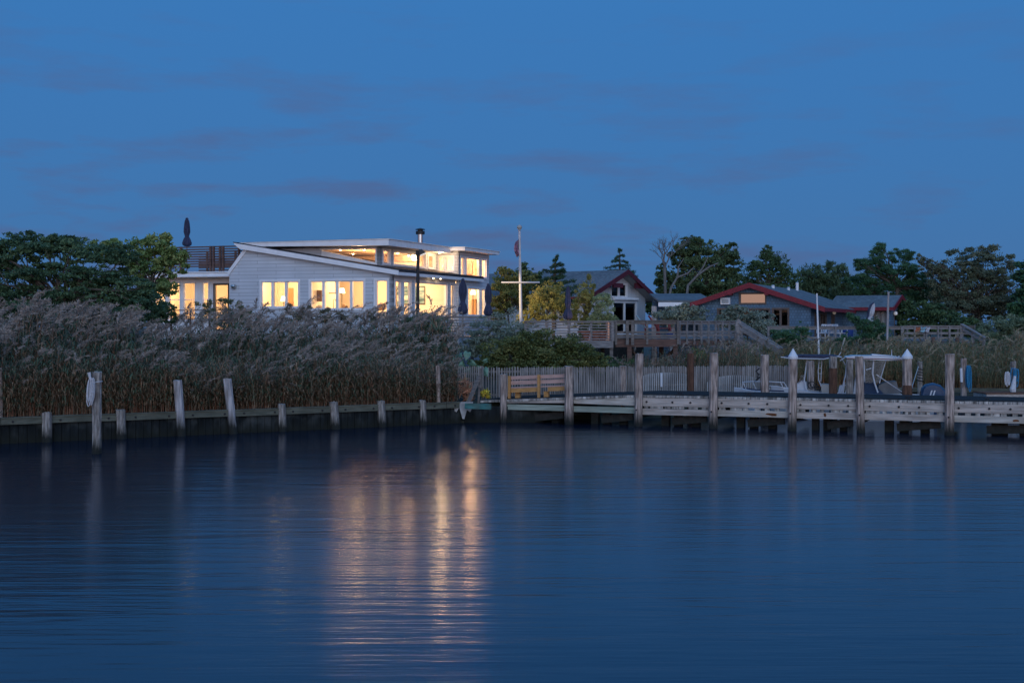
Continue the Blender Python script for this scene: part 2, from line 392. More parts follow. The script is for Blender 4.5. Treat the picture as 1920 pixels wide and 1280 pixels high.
# ------------------------------------------------------------------ camera, sky, sun
cam = bpy.data.cameras.new('camera'); cam.sensor_width = 36; cam.lens = F / 1920 * 36; cam.shift_y = (CY - 640) / 1920
cam.clip_start = .5; cam.clip_end = 5000
co = bpy.data.objects.new('camera', cam); COL.objects.link(co); co.location = (0, 0, H); co.rotation_euler = (math.pi / 2, 0, 0)
sc.camera = co
SUN_EL, SUN_ROT = math.radians(4.0), math.radians(176)
w = bpy.data.worlds.new('World'); sc.world = w; w.use_nodes = True
nt = w.node_tree; bg = nt.nodes['Background']
sky = nt.nodes.new('ShaderNodeTexSky'); sky.sky_type = 'NISHITA'; sky.sun_disc = False
sky.sun_elevation = SUN_EL; sky.sun_rotation = SUN_ROT; sky.ozone_density = 5.0; sky.air_density = 1.0; sky.dust_density = .5
tc = nt.nodes.new('ShaderNodeTexCoord')
mp = nt.nodes.new('ShaderNodeMapping'); mp.inputs['Scale'].default_value = (6.5, 6.5, 34); mp.inputs['Location'].default_value = (.7, 0, .0)
nt.links.new(tc.outputs['Generated'], mp.inputs[0])
n1 = nt.nodes.new('ShaderNodeTexNoise'); n1.inputs['Scale'].default_value = 1.3; n1.inputs['Detail'].default_value = 6; n1.inputs['Roughness'].default_value = .56
nt.links.new(mp.outputs[0], n1.inputs['Vector'])
cl = ramp(nt, n1.outputs['Fac'], .50, .67)
sx = nt.nodes.new('ShaderNodeSeparateXYZ'); nt.links.new(tc.outputs['Generated'], sx.inputs[0])
lowm = ramp(nt, sx.outputs[2], .27, .05)      # the cloud bank sits low over the horizon
m1 = nt.nodes.new('ShaderNodeMath'); m1.operation = 'MULTIPLY'; nt.links.new(cl, m1.inputs[0]); nt.links.new(lowm, m1.inputs[1])
m2 = nt.nodes.new('ShaderNodeMath'); m2.operation = 'MULTIPLY'; nt.links.new(m1.outputs[0], m2.inputs[0]); m2.inputs[1].default_value = .85
fr0 = ramp(nt, sx.outputs[1], -.1, .3); lf = nt.nodes.new('ShaderNodeMapRange'); nt.links.new(sx.outputs[0], lf.inputs[0]); lf.inputs[1].default_value = -.1; lf.inputs[2].default_value = .3; lf.inputs[3].default_value = 1.0; lf.inputs[4].default_value = .55
m4 = nt.nodes.new('ShaderNodeMath'); m4.operation = 'MULTIPLY'; nt.links.new(fr0, m4.inputs[0]); nt.links.new(lf.outputs[0], m4.inputs[1]); fr = m4.outputs[0]
m3 = nt.nodes.new('ShaderNodeMath'); m3.operation = 'MULTIPLY'; nt.links.new(m2.outputs[0], m3.inputs[0]); nt.links.new(fr, m3.inputs[1])
SKYK = .15
K = lambda c: tuple(x / SKYK for x in c)
up = ramp(nt, sx.outputs[2], .0, .24)
front = mixc(nt, ramp(nt, sx.outputs[2], .22, .6), mixc(nt, up, K((.050, .158, .405)), K((.044, .192, .495))), K((.06, .27, .72)))          # the even blue of dusk, away from the sunset
back = mixc(nt, ramp(nt, sx.outputs[2], .03, .20), K((.95, .55, .43)), K((.12, .28, .64)))   # its glow over the western horizon
blue = mixc(nt, ramp(nt, sx.outputs[1], -.55, .15), back, front)
base = mixc(nt, .86, sky.outputs[0], blue)
cloudy = mixc(nt, m3.outputs[0], base, K((.081, .127, .278)))
nt.links.new(cloudy, bg.inputs[0]); bg.inputs[1].default_value = SKYK
sun = bpy.data.lights.new('sun', 'SUN'); sun.energy = 1.2; sun.angle = math.radians(55); sun.color = (.64, .79, 1.0)
so = bpy.data.objects.new('sun', sun); COL.objects.link(so)
sd = Vector((math.sin(SUN_ROT), math.cos(SUN_ROT), math.tan(math.radians(18))))    # the afterglow behind the camera
so.rotation_euler = sd.to_track_quat('Z', 'Y').to_euler()
sc.view_settings.view_transform = 'Standard'; sc.view_settings.look = 'None'; sc.view_settings.exposure = 0; sc.view_settings.gamma = 1
sc.cycles.use_denoising = True; sc.cycles.max_bounces = 8; sc.cycles.diffuse_bounces = 4; sc.cycles.transparent_max_bounces = 16
sc.cycles.sample_clamp_indirect = 4.0; sc.cycles.sample_clamp_direct = 24.0; sc.cycles.caustics_reflective = False; sc.cycles.caustics_refractive = False

# ------------------------------------------------------------------ water and land
mb = MB(); mb.add([(-500, -40, 0), (500, -40, 0), (500, 900, 0), (-500, 900, 0)], [(0, 1, 2, 3)])
tag(mb.build('water', 'water'), 'still blue dusk water of the cove in front of the dock', 'water', kind='structure')
B0 = Vector((-16.1, 41.8, 0))
def bl(px):
    k = (px - CX) / F; return (k * B0.y - B0.x) / (BT.x - k * BT.y)
def bpt(px, off=0.0):
    return B0 + BT * bl(px) + BN * off
EDGE = [(-60, 13.2), (-16.1 + .2 * BN.x, 41.8 + .25), (-3.1, 50.65), (-1.97, 51.4), (.2, 52.6), (3, 53.4), (8, 54.6), (9.6, 55.8), (10.6, 60.5), (15, 62), (19, 58.8), (25, 57), (45, 50), (80, 40), (400, 40), (600, 1500), (-600, 1500), (-600, 13.2)]
def land():
    gx = np.concatenate([np.linspace(-600, -62, 24), np.arange(-60, 70, .6), np.linspace(72, 600, 24)])
    gy = np.concatenate([np.array([8, 12, 16, 20, 24, 28]), np.arange(30, 110, .6), np.linspace(112, 1500, 30)])
    X, Y = np.meshgrid(gx, gy); P = np.stack([X.ravel(), Y.ravel()], 1)
    E_ = np.array(EDGE, float); ins = np.zeros(len(P), bool); dist = np.full(len(P), 1e9)
    for i in range(len(E_)):
        a, b = E_[i], E_[(i + 1) % len(E_)]
        c = ((a[1] > P[:, 1]) != (b[1] > P[:, 1]))
        xi = (b[0] - a[0]) * (P[:, 1] - a[1]) / (b[1] - a[1] + 1e-12) + a[0]
        ins ^= c & (P[:, 0] < xi)
        d = b - a; t = np.clip(((P - a) @ d) / (d @ d), 0, 1); dist = np.minimum(dist, np.linalg.norm(P - a - t[:, None] * d, axis=1))
    r = np.random.default_rng(3)
    z = np.where(ins, .66 + .55 * np.clip(dist / 16, 0, 1) + r.normal(size=len(P)) * .02, -1.6)
    nx, ny = len(gx), len(gy); k = np.arange(nx * ny).reshape(ny, nx)
    Fq = np.stack([k[:-1, :-1], k[:-1, 1:], k[1:, 1:], k[1:, :-1]], -1).reshape(-1, 4)
    V = np.stack([P[:, 0], P[:, 1], z], 1)
    o = raw('ground', V, Fq, np.full((len(Fq), 3), .1), 'ground_soil')
    tag(o, 'dark sandy ground behind the bulkhead and under the houses', 'ground', kind='structure')
land()
GZ = 1.2

# ------------------------------------------------------------------ bulkhead on the left
bh = thing('bulkhead', 'low timber bulkhead with greenish cap board along the reed bank', 'bulkhead', B0)
S1 = bl(866)
mb = MB(); mb.box(B0, BT, BN, -30, S1, -1.2, .61, .03, .13)
for k in range(int((S1 + 30) / .26)):
    s = -30 + k * .26
    mb.box(B0, BT, BN, s, s + .235, -1.2, .60 - .02 * (k % 3), .0 + .006 * (k % 2), .028)
mb.build('sheet_wall', 'bulkhead_sheet', bh)
brk = [-30] + [bl(x) for x in (0, 90, 181, 232, 340, 437, 529, 628, 716, 796, 835)] + [S1]
mb = MB(); bm = MB()
for a, b in zip(brk, brk[1:]):
    j = random.uniform(-.012, .012)
    mb.box(B0, BT, BN, a + .01, b - .01, .58 + j, .765 + j, -.10, -.003)
    mb.box(B0, BT, BN, a + .01, b - .01, .765 + j + .001, .80 + j, -.12, .16)
    for q in np.arange(a + .35, b - .1, 1.1):
        p = B0 + BT * q - BN * .10; bm.tube([(p.x, p.y, .67), (p.x - BN.x * .03, p.y - BN.y * .03, .67)], .035, 6)
mb.build('cap_board', 'bulkhead_cap', bh); build_each(bm, 'bolt', 'bolt_iron', bh)

def pile(label, top, base, D, wpx, mat='pile_wood', group=None, cap=False, name='piling', rust=None, zb=-1.2, nseg=9, rag=True):
    s = MPP(D); r = wpx * s / 2
    zt = ZW(top[1], D); x0 = XW(base[0], D); x1 = XW(top[0], D); zw = max(ZW(base[1], D), 0.0)
    k = (x1 - x0) / (zt - zw); loc = Vector((x0 + k * (0 - zw), D, 0.0))
    t = thing(name, label, 'piling', loc, group)
    mb = MB(); n = 16; vs = []; rr = random.Random(int(top[0] * 7 + top[1]))
    for i in range(nseg + 1):
        z = zb + (zt - zb) * i / nseg; cx = x0 + k * (z - zw)
        for q in range(n):
            a = 2 * math.pi * q / n
            f = 1 + rr.uniform(-.05, .05) + (.05 * math.sin(q * 3.1 + i * .2)) + (.06 if z < .3 else 0)
            zz = z + (rr.uniform(-.02, .02) if i == nseg and rag else 0)
            vs.append((cx + r * f * math.cos(a), D + r * f * math.sin(a), zz))
    fs = [(i * n + q, i * n + (q + 1) % n, (i + 1) * n + (q + 1) % n, (i + 1) * n + q) for i in range(nseg) for q in range(n)]
    fs.append(tuple(nseg * n + q for q in range(n))); mb.add(vs, fs)
    mb.build('post', mat, t)
    if rust:
        m2 = MB(); za, zc = ZW(rust[1], D), ZW(rust[0], D)
        m2.lathe((x0 + k * (za - zw), D, 0), [(r * 1.05, za), (r * 1.08, za + .2), (r * 1.07, zc - .15), (r * 1.04, zc)], 16, .02); m2.build('rusty_band', 'pile_rust', t)
    if cap:
        m2 = MB(); xx = x1
        m2.lathe((xx, D, 0), [(r * 1.12, zt - .09), (r * 1.15, zt - .07), (r * 1.15, zt), (r * .06, zt + .27), (.005, zt + .28)], 16)
        o = m2.build('cap', 'white_plastic', t)
    return t
G1 = 'bulkhead pilings along the reed bank'
BPL = [((88, 773), (88, 826), 18, 'pile_grey', 'short grey bulkhead piling with a square top, left of the roped piling'),
       ((226, 768), (228, 825), 17, 'pile_grey', 'short barnacled bulkhead piling just right of the roped piling'),
       ((333, 713), (340, 812), 16, 'pile_pale', 'tall pale bulkhead piling leaning left, nearer to the roped piling'),
       ((426, 710), (437, 806), 15, 'pile_pale', 'tall pale bulkhead piling leaning left, farther from the roped piling'),
       ((528, 757), (530, 805), 14, 'pile_grey', 'low stubby bulkhead piling in the first gap right of the leaning pair'),
       ((625, 753), (629, 802), 16, 'pile_grey', 'thicker stubby bulkhead piling, next right of the low stubby one'),
       ((714, 751), (717, 798), 14, 'pile_grey', 'mottled bulkhead piling, next left of the last short one'),
       ((792, 750), (794, 795), 12, 'pile_grey', 'last short bulkhead piling before the thin dark posts')]
for tp, bs, wp, mt, lab in BPL:
    p = bpt(bs[0], -.12); pile(lab, tp, bs, p.y, wp, mt, G1)
pile('thin bluish post standing tall at the reed edge by the dock', (821, 686), (823, 796), bpt(823, .35).y, 8, 'pile_wood')
pile('short dark post beside the thin bluish post', (803, 728), (803, 770), bpt(803, .6).y, 8, 'dark_timber')
pile('dark post cut by the left edge of the picture', (-1, 690), (1, 800), 42.5, 9, 'pile_wood')
pile('mooring piling standing alone in the water with a coiled rope', (182, 697), (181, 850), 39.0, 17, 'pile_grey')
# rope coil hung on that piling
mb = MB(); D = 38.72; rr = random.Random(4)
for k in range(9):
    cx = XW(170.5 + rr.uniform(-2.5, 2.5), D); y0 = 710 + rr.uniform(-2, 3); y1 = rr.uniform(744, 763); ww = rr.uniform(.04, .07)
    z0, z1 = ZW(y0, D), ZW(y1, D); pts = []
    for q in range(15):
        a = 2 * math.pi * q / 14; pts.append((cx + ww * math.sin(a) + .02 * math.cos(a), D - .0 + .02 * k - .08, (z0 + z1) / 2 + (z0 - z1) / 2 * math.cos(a)))
    mb.tube(pts, .014, 5)
zc = ZW(716, 39.0); mb.tube([(XW(181.5, 39) + .148 * math.cos(a), 39 + .148 * math.sin(a), zc + .02 * math.cos(a)) for a in np.linspace(0, 2 * math.pi, 19)], .014, 5)
mb.tube([(XW(167, D), D, ZW(698, D)), (XW(169, D), D, ZW(708, D)), (XW(171, D), D, ZW(712, D))], [.05, .035, .02], 6)
tag(mb.build('rope', 'rope_white', None, W(171, 735, D)), 'white rope coil hanging on the lone mooring piling', 'rope')

# ------------------------------------------------------------------ dock
D0 = Vector((2.08, 50.6, 0))
SR0, SR1, SE = -3.5, 2.62, 26.0
WD = 3.1
def dz(s): return .80 + (1.12 - .80) * min(1, max(0, (s - SR0) / (SR1 - SR0)))
dk = thing('dock', 'long weathered timber dock with double fascia boards over the water', 'dock', D0)
mb = MB(); s = SR0
rr = random.Random(8)
m_end = MB()
while s < SE:                                     # planks across, their worn ends showing under the mat
    wv = .145; z = dz(s + .07); e = rr.uniform(-.02, .012)
    m_end.prism([D0 + DT * s + DN * (-.03 + e) + Vector((0, 0, z - .085)), D0 + DT * (s + wv - rr.uniform(.006, .02)) + DN * (-.03 + e) + Vector((0, 0, z - .085)),
                 D0 + DT * (s + wv - .01) + DN * (-.03 + e) + Vector((0, 0, z - rr.uniform(0, .012))), D0 + DT * s + DN * (-.03 + e) + Vector((0, 0, z - rr.uniform(0, .012)))], DN * (WD + .06))
    s += .15
m_end.build('deck_plank', 'plank_end', dk)
for a, b, nm in ((SR0, SR1, 1), (SR1, SE, 2)):
    mb.prism([D0 + DT * a + DN * .10 + Vector((0, 0, dz(a) + .006)), D0 + DT * b + DN * .10 + Vector((0, 0, dz(b) + .006)), D0 + DT * b + DN * .10 + Vector((0, 0, dz(b) + .026)), D0 + DT * a + DN * .10 + Vector((0, 0, dz(a) + .026))], DN * (WD - .2))
mb.build('deck_mat', 'dock_mat', dk)
def dbl(px):
    k = (px - CX) / F; return (k * D0.y - D0.x) / (DT.x - k * DT.y)
FP = [dbl(x) for x in (944, 1067, 1198, 1338, 1485, 1614, 1780)] + [18.4, 21.2, 24]
mats = ['dock_board_green', 'dock_board', 'dock_board', 'dock_board_pale', 'dock_board', 'dock_board', 'dock_board_pale', 'dock_board', 'dock_board', 'dock_board']
bolts = MB()
for i, (a, b) in enumerate(zip(FP, FP[1:])):
    if b <= SR1 + .05:                          # ramp: wedge of board below the sloping deck edge
        mb = MB(); zl = dz(a) - .09 - (.03 if i == 0 else .13)
        zl2 = dz(b) - .09 - (.13 if i == 0 else .30)
        mb.prism([D0 + DT * (a + .12) + DN * -.02 + Vector((0, 0, zl)), D0 + DT * (b - .12) + DN * -.02 + Vector((0, 0, zl2)), D0 + DT * (b - .12) + DN * -.02 + Vector((0, 0, dz(b) - .095)), D0 + DT * (a + .12) + DN * -.02 + Vector((0, 0, dz(a) - .095))], DN * .06)
        mb.build('upper_fascia', 'dock_board_pale' if i else 'dock_board', dk)
        mb = MB(); mb.box(D0, DT, DN, a + .1, b - .1, .48 - .02 * i, .68 - .015 * i, -.04, .04); mb.build('lower_fascia', 'dock_board_green', dk)
    else:
        j = rr.uniform(-.01, .01)
        mb = MB(); mb.box(D0, DT, DN, a + .10, b - .06, .74 + j, 1.032 + j, -.045, .03); mb.build('upper_fascia', 'dock_board', dk)
        mb = MB(); mb.box(D0, DT, DN, a + .06, b - .09, .43 + j, .645 + j, -.04, .035); mb.build('lower_fascia', mats[i], dk)
        for q in (.3, 1.25, 1.9):
            if a + q < b - .2:
                p = D0 + DT * (a + q) - DN * .045; bolts.tube([(p.x, p.y, .89 + j), (p.x - DN.x * .03, p.y - DN.y * .03, .89 + j)], .038, 8)
        for q in (a + .0, b):
            p = D0 + DT * q - DN * .32; bolts.tube([(p.x, p.y, .6), (p.x - DN.x * .03, p.y - DN.y * .03, .6)], .03, 6)
build_each(bolts, 'bolt', 'bolt_iron', dk)
for px, w_, h, z in ((1446, .55, .09, .545), (1452, .3, .05, .50), (1547, .10, .16, .56), (1905, .32, .08, .52), (1345, .12, .10, .90)):
    s = dbl(px); r3 = random.Random(px); mb = MB(); n_ = 12; off = .0475 if z > .7 else .0425
    mb.prism([D0 + DT * (s + w_ * .5 * math.cos(a) * r3.uniform(.6, 1.1)) - DN * off + Vector((0, 0, z + h * .5 * math.sin(a) * r3.uniform(.6, 1.1))) for a in np.linspace(0, 6.283, n_)[:-1]], DN * .004)
    mb.build('rust_stain', 'rust', dk)
for px in (1270, 1400, 1700, 1850):
    p = D0 + DT * dbl(px) + DN * .35; z = dz(dbl(px)) + .03; mb = MB(); mb.tube([p + DT * -.13 + Vector((0, 0, z + .07)), p + DT * -.05 + Vector((0, 0, z + .06)), p + DT * .05 + Vector((0, 0, z + .06)), p + DT * .13 + Vector((0, 0, z + .07))], [.012, .02, .02, .012], 6); mb.tube([p + DT * -.04 + Vector((0, 0, z)), p + DT * -.04 + Vector((0, 0, z + .06))], .018, 6); mb.tube([p + DT * .04 + Vector((0, 0, z)), p + DT * .04 + Vector((0, 0, z + .06))], .018, 6); mb.build('cleat', 'bolt_iron', dk)
# blocking between the two fascia boards, bearers and bents below
mb = MB(); s = FP[2] + .2
while s < SE - .3:
    mb.box(D0, DT, DN, s, s + rr.uniform(.09, .3), .648, .735, -.02, .05); s += rr.uniform(.2, .42)
build_each(mb, 'spacer_block', 'plank_end', dk)
mb = MB()
for q in (.5, 1.5, 2.6):
    mb.box(D0, DT, DN, FP[2] - 2.6, SE, .72, .99, q, q + .09)
for i, a in enumerate(FP):
    mb.box(D0, DT, DN, a - .06, a + .06, .3, .68 if i < 2 else .72, .06, WD)
    if i:
        zq = .02
        mb.beam(D0 + DT * (a - .3) + DN * .25 + Vector((0, 0, .32)), D0 + DT * (a - FP[i] + FP[i - 1] + 1.15) + DN * .3 + Vector((0, 0, .18)), .08, .26)
        for q in (.25, .42, .66):
            l = FP[i] - FP[i - 1]
            mb.box(D0, DT, DN, FP[i - 1] + l * q, FP[i - 1] + l * (q + .1), -.8, .5 if l < 2.6 else .6, .55, .8)
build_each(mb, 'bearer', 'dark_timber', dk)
# abutment where the ramp meets the bulkhead
mb = MB(); Pn = W(874, 760, 50.7); 
mb.box(Pn, DT, DN, -.02, 1.0, .56, .76, -.08, 0); mb.build('teal_rail', 'teal_board', dk)
mb = MB(); mb.add([], [])
P2 = Vector((XW(850, 50.95), 50.95, 0))
mb.prism([P2 + Vector((0, 0, .79)), P2 + Vector((.05, 0, .45)), P2 + Vector((.12, 0, .42)), P2 + Vector((.22, 0, .60)), P2 + Vector((.33, 0, .18)), P2 + Vector((.4, 0, .16)), P2 + Vector((.5, 0, .50)), P2 + Vector((.62, 0, .42)), P2 + Vector((.72, 0, .62)), P2 + Vector((.72, 0, .79))], (0, .16, 0))
mb.build('broken_slab', 'concrete', dk)
mb = MB(); mb.box(P2 + Vector((0, .5, 0)), (1, 0, 0), (0, 1, 0), -.2, 3.2, -1, .6, 0, .1); mb.build('back_wall', 'bulkhead_sheet', dk)
mb = MB(); mb.beam(W(877, 757, 51.2), W(899, 705, 51.6), .13, .09); mb.beam(W(897, 757, 51.9), W(901, 690, 51.9), .08, .08)
mb.build('brace', 'grey_rail', dk)

G2 = 'dock pilings along the front of the dock'
FPL = [((944, 701), (944, 793), 12, 0, 'slim dock piling at the left end of the orange bench'),
       ((1067, 686), (1067, 797), 16, 0, 'dock piling rising at the right end of the orange bench'),
       ((1199, 663), (1197, 800), 14.5, 0, 'tall dock piling at the top of the ramp, right of the bench'),
       ((1339, 662), (1337, 803), 16, 0, 'tall dock piling in front of the pale arched pickets'),
       ((1487, 668), (1485, 808), 16, 1, 'front dock piling with a white cone cap beside the blue boat top'),
       ((1611, 668), (1614, 808), 15, 0, 'reddish front dock piling in front of the white hardtop boat'),
       ((1781, 664), (1780, 815), 17, 0, 'thick dock piling at the far right, right of the blue outboard')]
for i, (tp, bs, wp, cp, lab) in enumerate(FPL):
    p = D0 + DT * FP[i] - DN * .17
    pile(lab, tp, bs, p.y, wp, 'pile_wood', G2, cp)
G3 = 'pilings behind the dock'
BPI = [((1168, 686), 12, 53.3, 'pile_wood', 0, None, 'short weathered piling in front of the picket fence by the ramp'),
       ((1295, 662), 13, 53.0, 'pile_rust', 0, None, 'dark brown piling on the landward edge between two pale arches'),
       ((1434, 665), 15, 52.2, 'pile_wood', 0, None, 'brown streaked piling over the bow of the first boat'),
       ((1562, 668), 14.5, 51.6, 'pile_grey', 0, (690, 745), 'landward piling with a rusty brown lower half between the boats'),
       ((1593, 674), 13, 51.45, 'pile_grey', 0, None, 'pale olive piling hidden behind the reddish front piling'),
       ((1701, 668), 17.5, 50.9, 'pile_wood', 1, (722, 745), 'landward piling with a white cone cap right of the hardtop boat'),
       ((1520, 677), 13, 57.5, 'pile_wood', 0, None, 'mooring post behind the console of the blue topped boat'),
       ((1725, 678), 9, 59.0, 'pile_grey', 0, None, 'thin post wrapped with black line behind the outboard motor'),
       ((1807, 672), 11, 58.0, 'pile_wood', 0, None, 'mooring post hung with bright blue rope at the right'),
       ((1900, 678), 10.5, 57.0, 'pile_grey', 0, None, 'pale post with white and blue lines at the right edge')]
for tp, wp, D, mt, cp, ru, lab in BPI:
    pile(lab, tp, (tp[0], 760), D, wp, mt, G3, cp, rust=ru)

def coil(mbx, px, y0, y1, D, wpx, n, rad, seed):
    rr = random.Random(seed)
    for k in range(n):
        cx = XW(px + rr.uniform(-wpx, wpx) * .5, D); a0 = ZW(y0 + rr.uniform(-1, 3), D); a1 = ZW(y1 - rr.uniform(0, (y1 - y0) * .4), D); ww = wpx * MPP(D) * rr.uniform(.2, .45)
        mbx.tube([(cx + ww * math.sin(a), D + .03 * k, (a0 + a1) / 2 + (a0 - a1) / 2 * math.cos(a)) for a in np.linspace(0, 2 * math.pi, 13)], rad, 5)
mb = MB(); coil(mb, 1818, 686, 735, 57.6, 7, 9, .022, 3)
tag(mb.build('rope', 'rope_blue', None, W(1818, 700, 57.6)), 'bright blue rope hanging on the mooring post at right', 'rope')
mb = MB(); coil(mb, 1905, 690, 726, 56.6, 9, 5, .02, 5)
tag(mb.build('rope', 'rope_blue', None, W(1905, 700, 56.6)), 'blue line looped over the pale post at the right edge', 'rope')
mb = MB(); coil(mb, 1890, 696, 728, 56.5, 6, 5, .022, 6); mb.tube([W(1903, 705, 56.6), W(1899, 730, 56.5), W(1900, 740, 56.5)], [.05, .13, .1], 8)
tag(mb.build('rope', 'rope_white', None, W(1892, 705, 56.5)), 'white line bundled on the pale post at the right edge', 'rope')
for px, y0, y1, D, mt, lab in ((1725, 688, 715, 58.9, 'bolt_iron', 'black line wound round the thin post behind the outboard'),):
    mb = MB(); r = .115
    mb.tube([(XW(px, D + .1) + r * math.cos(a), D + .1 + r * math.sin(a), ZW(y0 + (y1 - y0) * a / (2 * math.pi * 5), D)) for a in np.linspace(0, 2 * math.pi * 5, 70)], .02, 4)
    tag(mb.build('rope', mt, None, W(px, y1, D)), lab, 'rope')
mb = MB(); mb.tube([W(1802, 690, 57.7), W(1803, 716, 57.7)], .055, 8)
tag(mb.build('fender', 'white_plastic', None, W(1803, 716, 57.7)), 'white boat fender tied to the post with blue rope', 'fender')
mb = MB(); mb.tube([W(1722, 687, 58.7), W(1716, 706, 57), W(1711, 722, 55), W(1709, 736, 54)], .02, 5)
tag(mb.build('rope', 'tan_seat', None, W(1710, 736, 54)), 'slack tan mooring line dropping from the thin post', 'rope')

# far finger pier and low bulkhead on the right
fp_ = thing('finger_pier', 'low grey finger pier with a reddish edge at the far right', 'pier', W(1860, 740, 56.0))
mb = MB(); q0 = Vector((XW(1850, 55.5), 55.5, 0)); mb.box(q0, (1, 0, 0), (0, 1, 0), 0, 9, .62, .86, 0, 1.6); mb.build('side_board', 'dock_board', fp_)
mb = MB(); mb.box(q0, (1, 0, 0), (0, 1, 0), -.03, 9, .862, .895, -.03, 1.65); mb.build('edge_board', 'rust', fp_)
mb = MB(); mb.box(q0, (1, 0, 0), (0, 1, 0), .2, .4, -1, .62, .3, .5); mb.box(q0, (1, 0, 0), (0, 1, 0), 3.2, 3.4, -1, .62, .3, .5); build_each(mb, 'leg', 'dark_timber', fp_)
bw = thing('bulkhead', 'dark low bulkhead below the marsh grass behind the outboard', 'bulkhead', W(1800, 735, 60))
q0 = Vector((XW(1716, 60.2), 60.2, 0)); qd = Vector((1, -.18, 0)).normalized(); qn = Vector((.18, 1, 0)).normalized()
mb = MB(); mb.box(q0, qd, qn, -4, 22, -1.2, .72, 0, .12); mb.build('sheet_wall', 'bulkhead_sheet', bw)
mb = MB(); mb.box(q0, qd, qn, -4, 22, .72, .9, -.12, .15); mb.build('cap_board', 'bulkhead_cap', bw)

# ------------------------------------------------------------------ bench on the ramp
bp = D0 + DT * dbl(950) + DN * .1
be = thing('bench', 'long timber bench with pinkish back slats and orange pine posts', 'bench', Vector((bp.x, bp.y, dz(-1.5))))
sb = dbl(951); s2 = dbl(1062); 
def bz(s, h): return dz(s) + h
for h0, h1 in ((.72, .85), (.53, .67)):
    mb = MB(); mb.prism([D0 + DT * sb + DN * .13 + Vector((0, 0, bz(sb, h0))), D0 + DT * s2 + DN * .13 + Vector((0, 0, bz(s2, h0))), D0 + DT * s2 + DN * .13 + Vector((0, 0, bz(s2, h1))), D0 + DT * sb + DN * .13 + Vector((0, 0, bz(sb, h1)))], DN * .04)
    mb.build('back_slat', 'pink_pine', be)
mb = MB()
for o in (.19, .32, .45):
    mb.prism([D0 + DT * sb + DN * o + Vector((0, 0, bz(sb, .40))), D0 + DT * s2 + DN * o + Vector((0, 0, bz(s2, .40))), D0 + DT * s2 + DN * o + Vector((0, 0, bz(s2, .44))), D0 + DT * sb + DN * o + Vector((0, 0, bz(sb, .44)))], DN * .12)
mb.build('seat', 'pink_pine', be)
mb = MB()
for a, b in ((sb + .05, dbl(1007)), (dbl(1024), s2)):
    mb.prism([D0 + DT * a + DN * .16 + Vector((0, 0, bz(a, .24))), D0 + DT * b + DN * .16 + Vector((0, 0, bz(b, .24))), D0 + DT * b + DN * .16 + Vector((0, 0, bz(b, .39))), D0 + DT * a + DN * .16 + Vector((0, 0, bz(a, .39)))], DN * .05)
build_each(mb, 'apron', 'orange_pine', be)
for px in (953.5, 1009, 1064):
    s = dbl(px); mb = MB(); mb.box(D0, DT, DN, s - .045, s + .045, dz(s) + .02, bz(s, .87), .03, .125); mb.build('post', 'orange_pine', be)
for px in (962, 1016):
    s = dbl(px); mb = MB(); mb.box(D0, DT, DN, s - .06, s + .12, dz(s) + .02, bz(s, .24), .35, .5); mb.build('leg', 'orange_pine', be)

# ------------------------------------------------------------------ picket fence
FA = Vector((XW(905, 53.9), 53.9, 0)); FB = Vector((XW(1480, 56.6), 56.6, 0))
FD = (FB - FA).normalized(); FN = Vector((-FD.y, FD.x, 0)); FL = (FB - FA).length
fe = thing('picket_fence', 'long weathered grey picket fence behind the dock and bench', 'fence', FA)
mb = MB(); rr = random.Random(2); s = 0
while s < FL:
    wv = .055 if s < 1.4 else .07; g = .05 if s < 1.4 else .022
    h = 1.98 + rr.uniform(-.025, .025); j = rr.uniform(-.012, .012); o = rr.uniform(0, .006)
    P = FA + FD * s
    mb.prism([P + Vector((0, 0, .55)) + FN * o, P + FD * wv + Vector((0, 0, .55)) + FN * o, P + FD * (wv + j) + Vector((0, 0, h - .05)) + FN * o, P + FD * (wv / 2 + j) + Vector((0, 0, h)) + FN * o, P + FD * j + Vector((0, 0, h - .05)) + FN * o], FN * .02)
    s += wv + g
mb.build('picket', 'fence_grey', fe)
mb = MB(); mb.box(FA, FD, FN, -.1, FL, 1.76, 1.84, .03, .07); mb.box(FA, FD, FN, -.1, FL, .85, .93, .03, .07); mb.build('rail', 'grey_rail', fe)
for q in np.arange(.6, FL, 2.4):
    mb = MB(); mb.box(FA, FD, FN, q, q + .1, .5, 1.95, .075, .17); mb.build('post', 'grey_rail', fe)
P = Vector((XW(858, 53.0), 53.0, 0))
f2 = thing('picket_fence', 'short piece of open picket fence between the reeds and dock post', 'fence', P)
mb = MB()
for k in range(13):
    s = k * .078; mb.box(P, (1, 0, 0), (0, 1, 0), s, s + .05, 1.25 - (k % 2) * .04, 2.02 + (k % 3) * .015, 0, .02)
mb.build('picket', 'fence_grey', f2); mb = MB(); mb.box(P, (1, 0, 0), (0, 1, 0), -.1, 1.0, 1.72, 1.79, .022, .06); mb.box(P, (1, 0, 0), (0, 1, 0), .9, .98, .6, 2.05, .065, .13); mb.build('rail', 'grey_rail', f2)
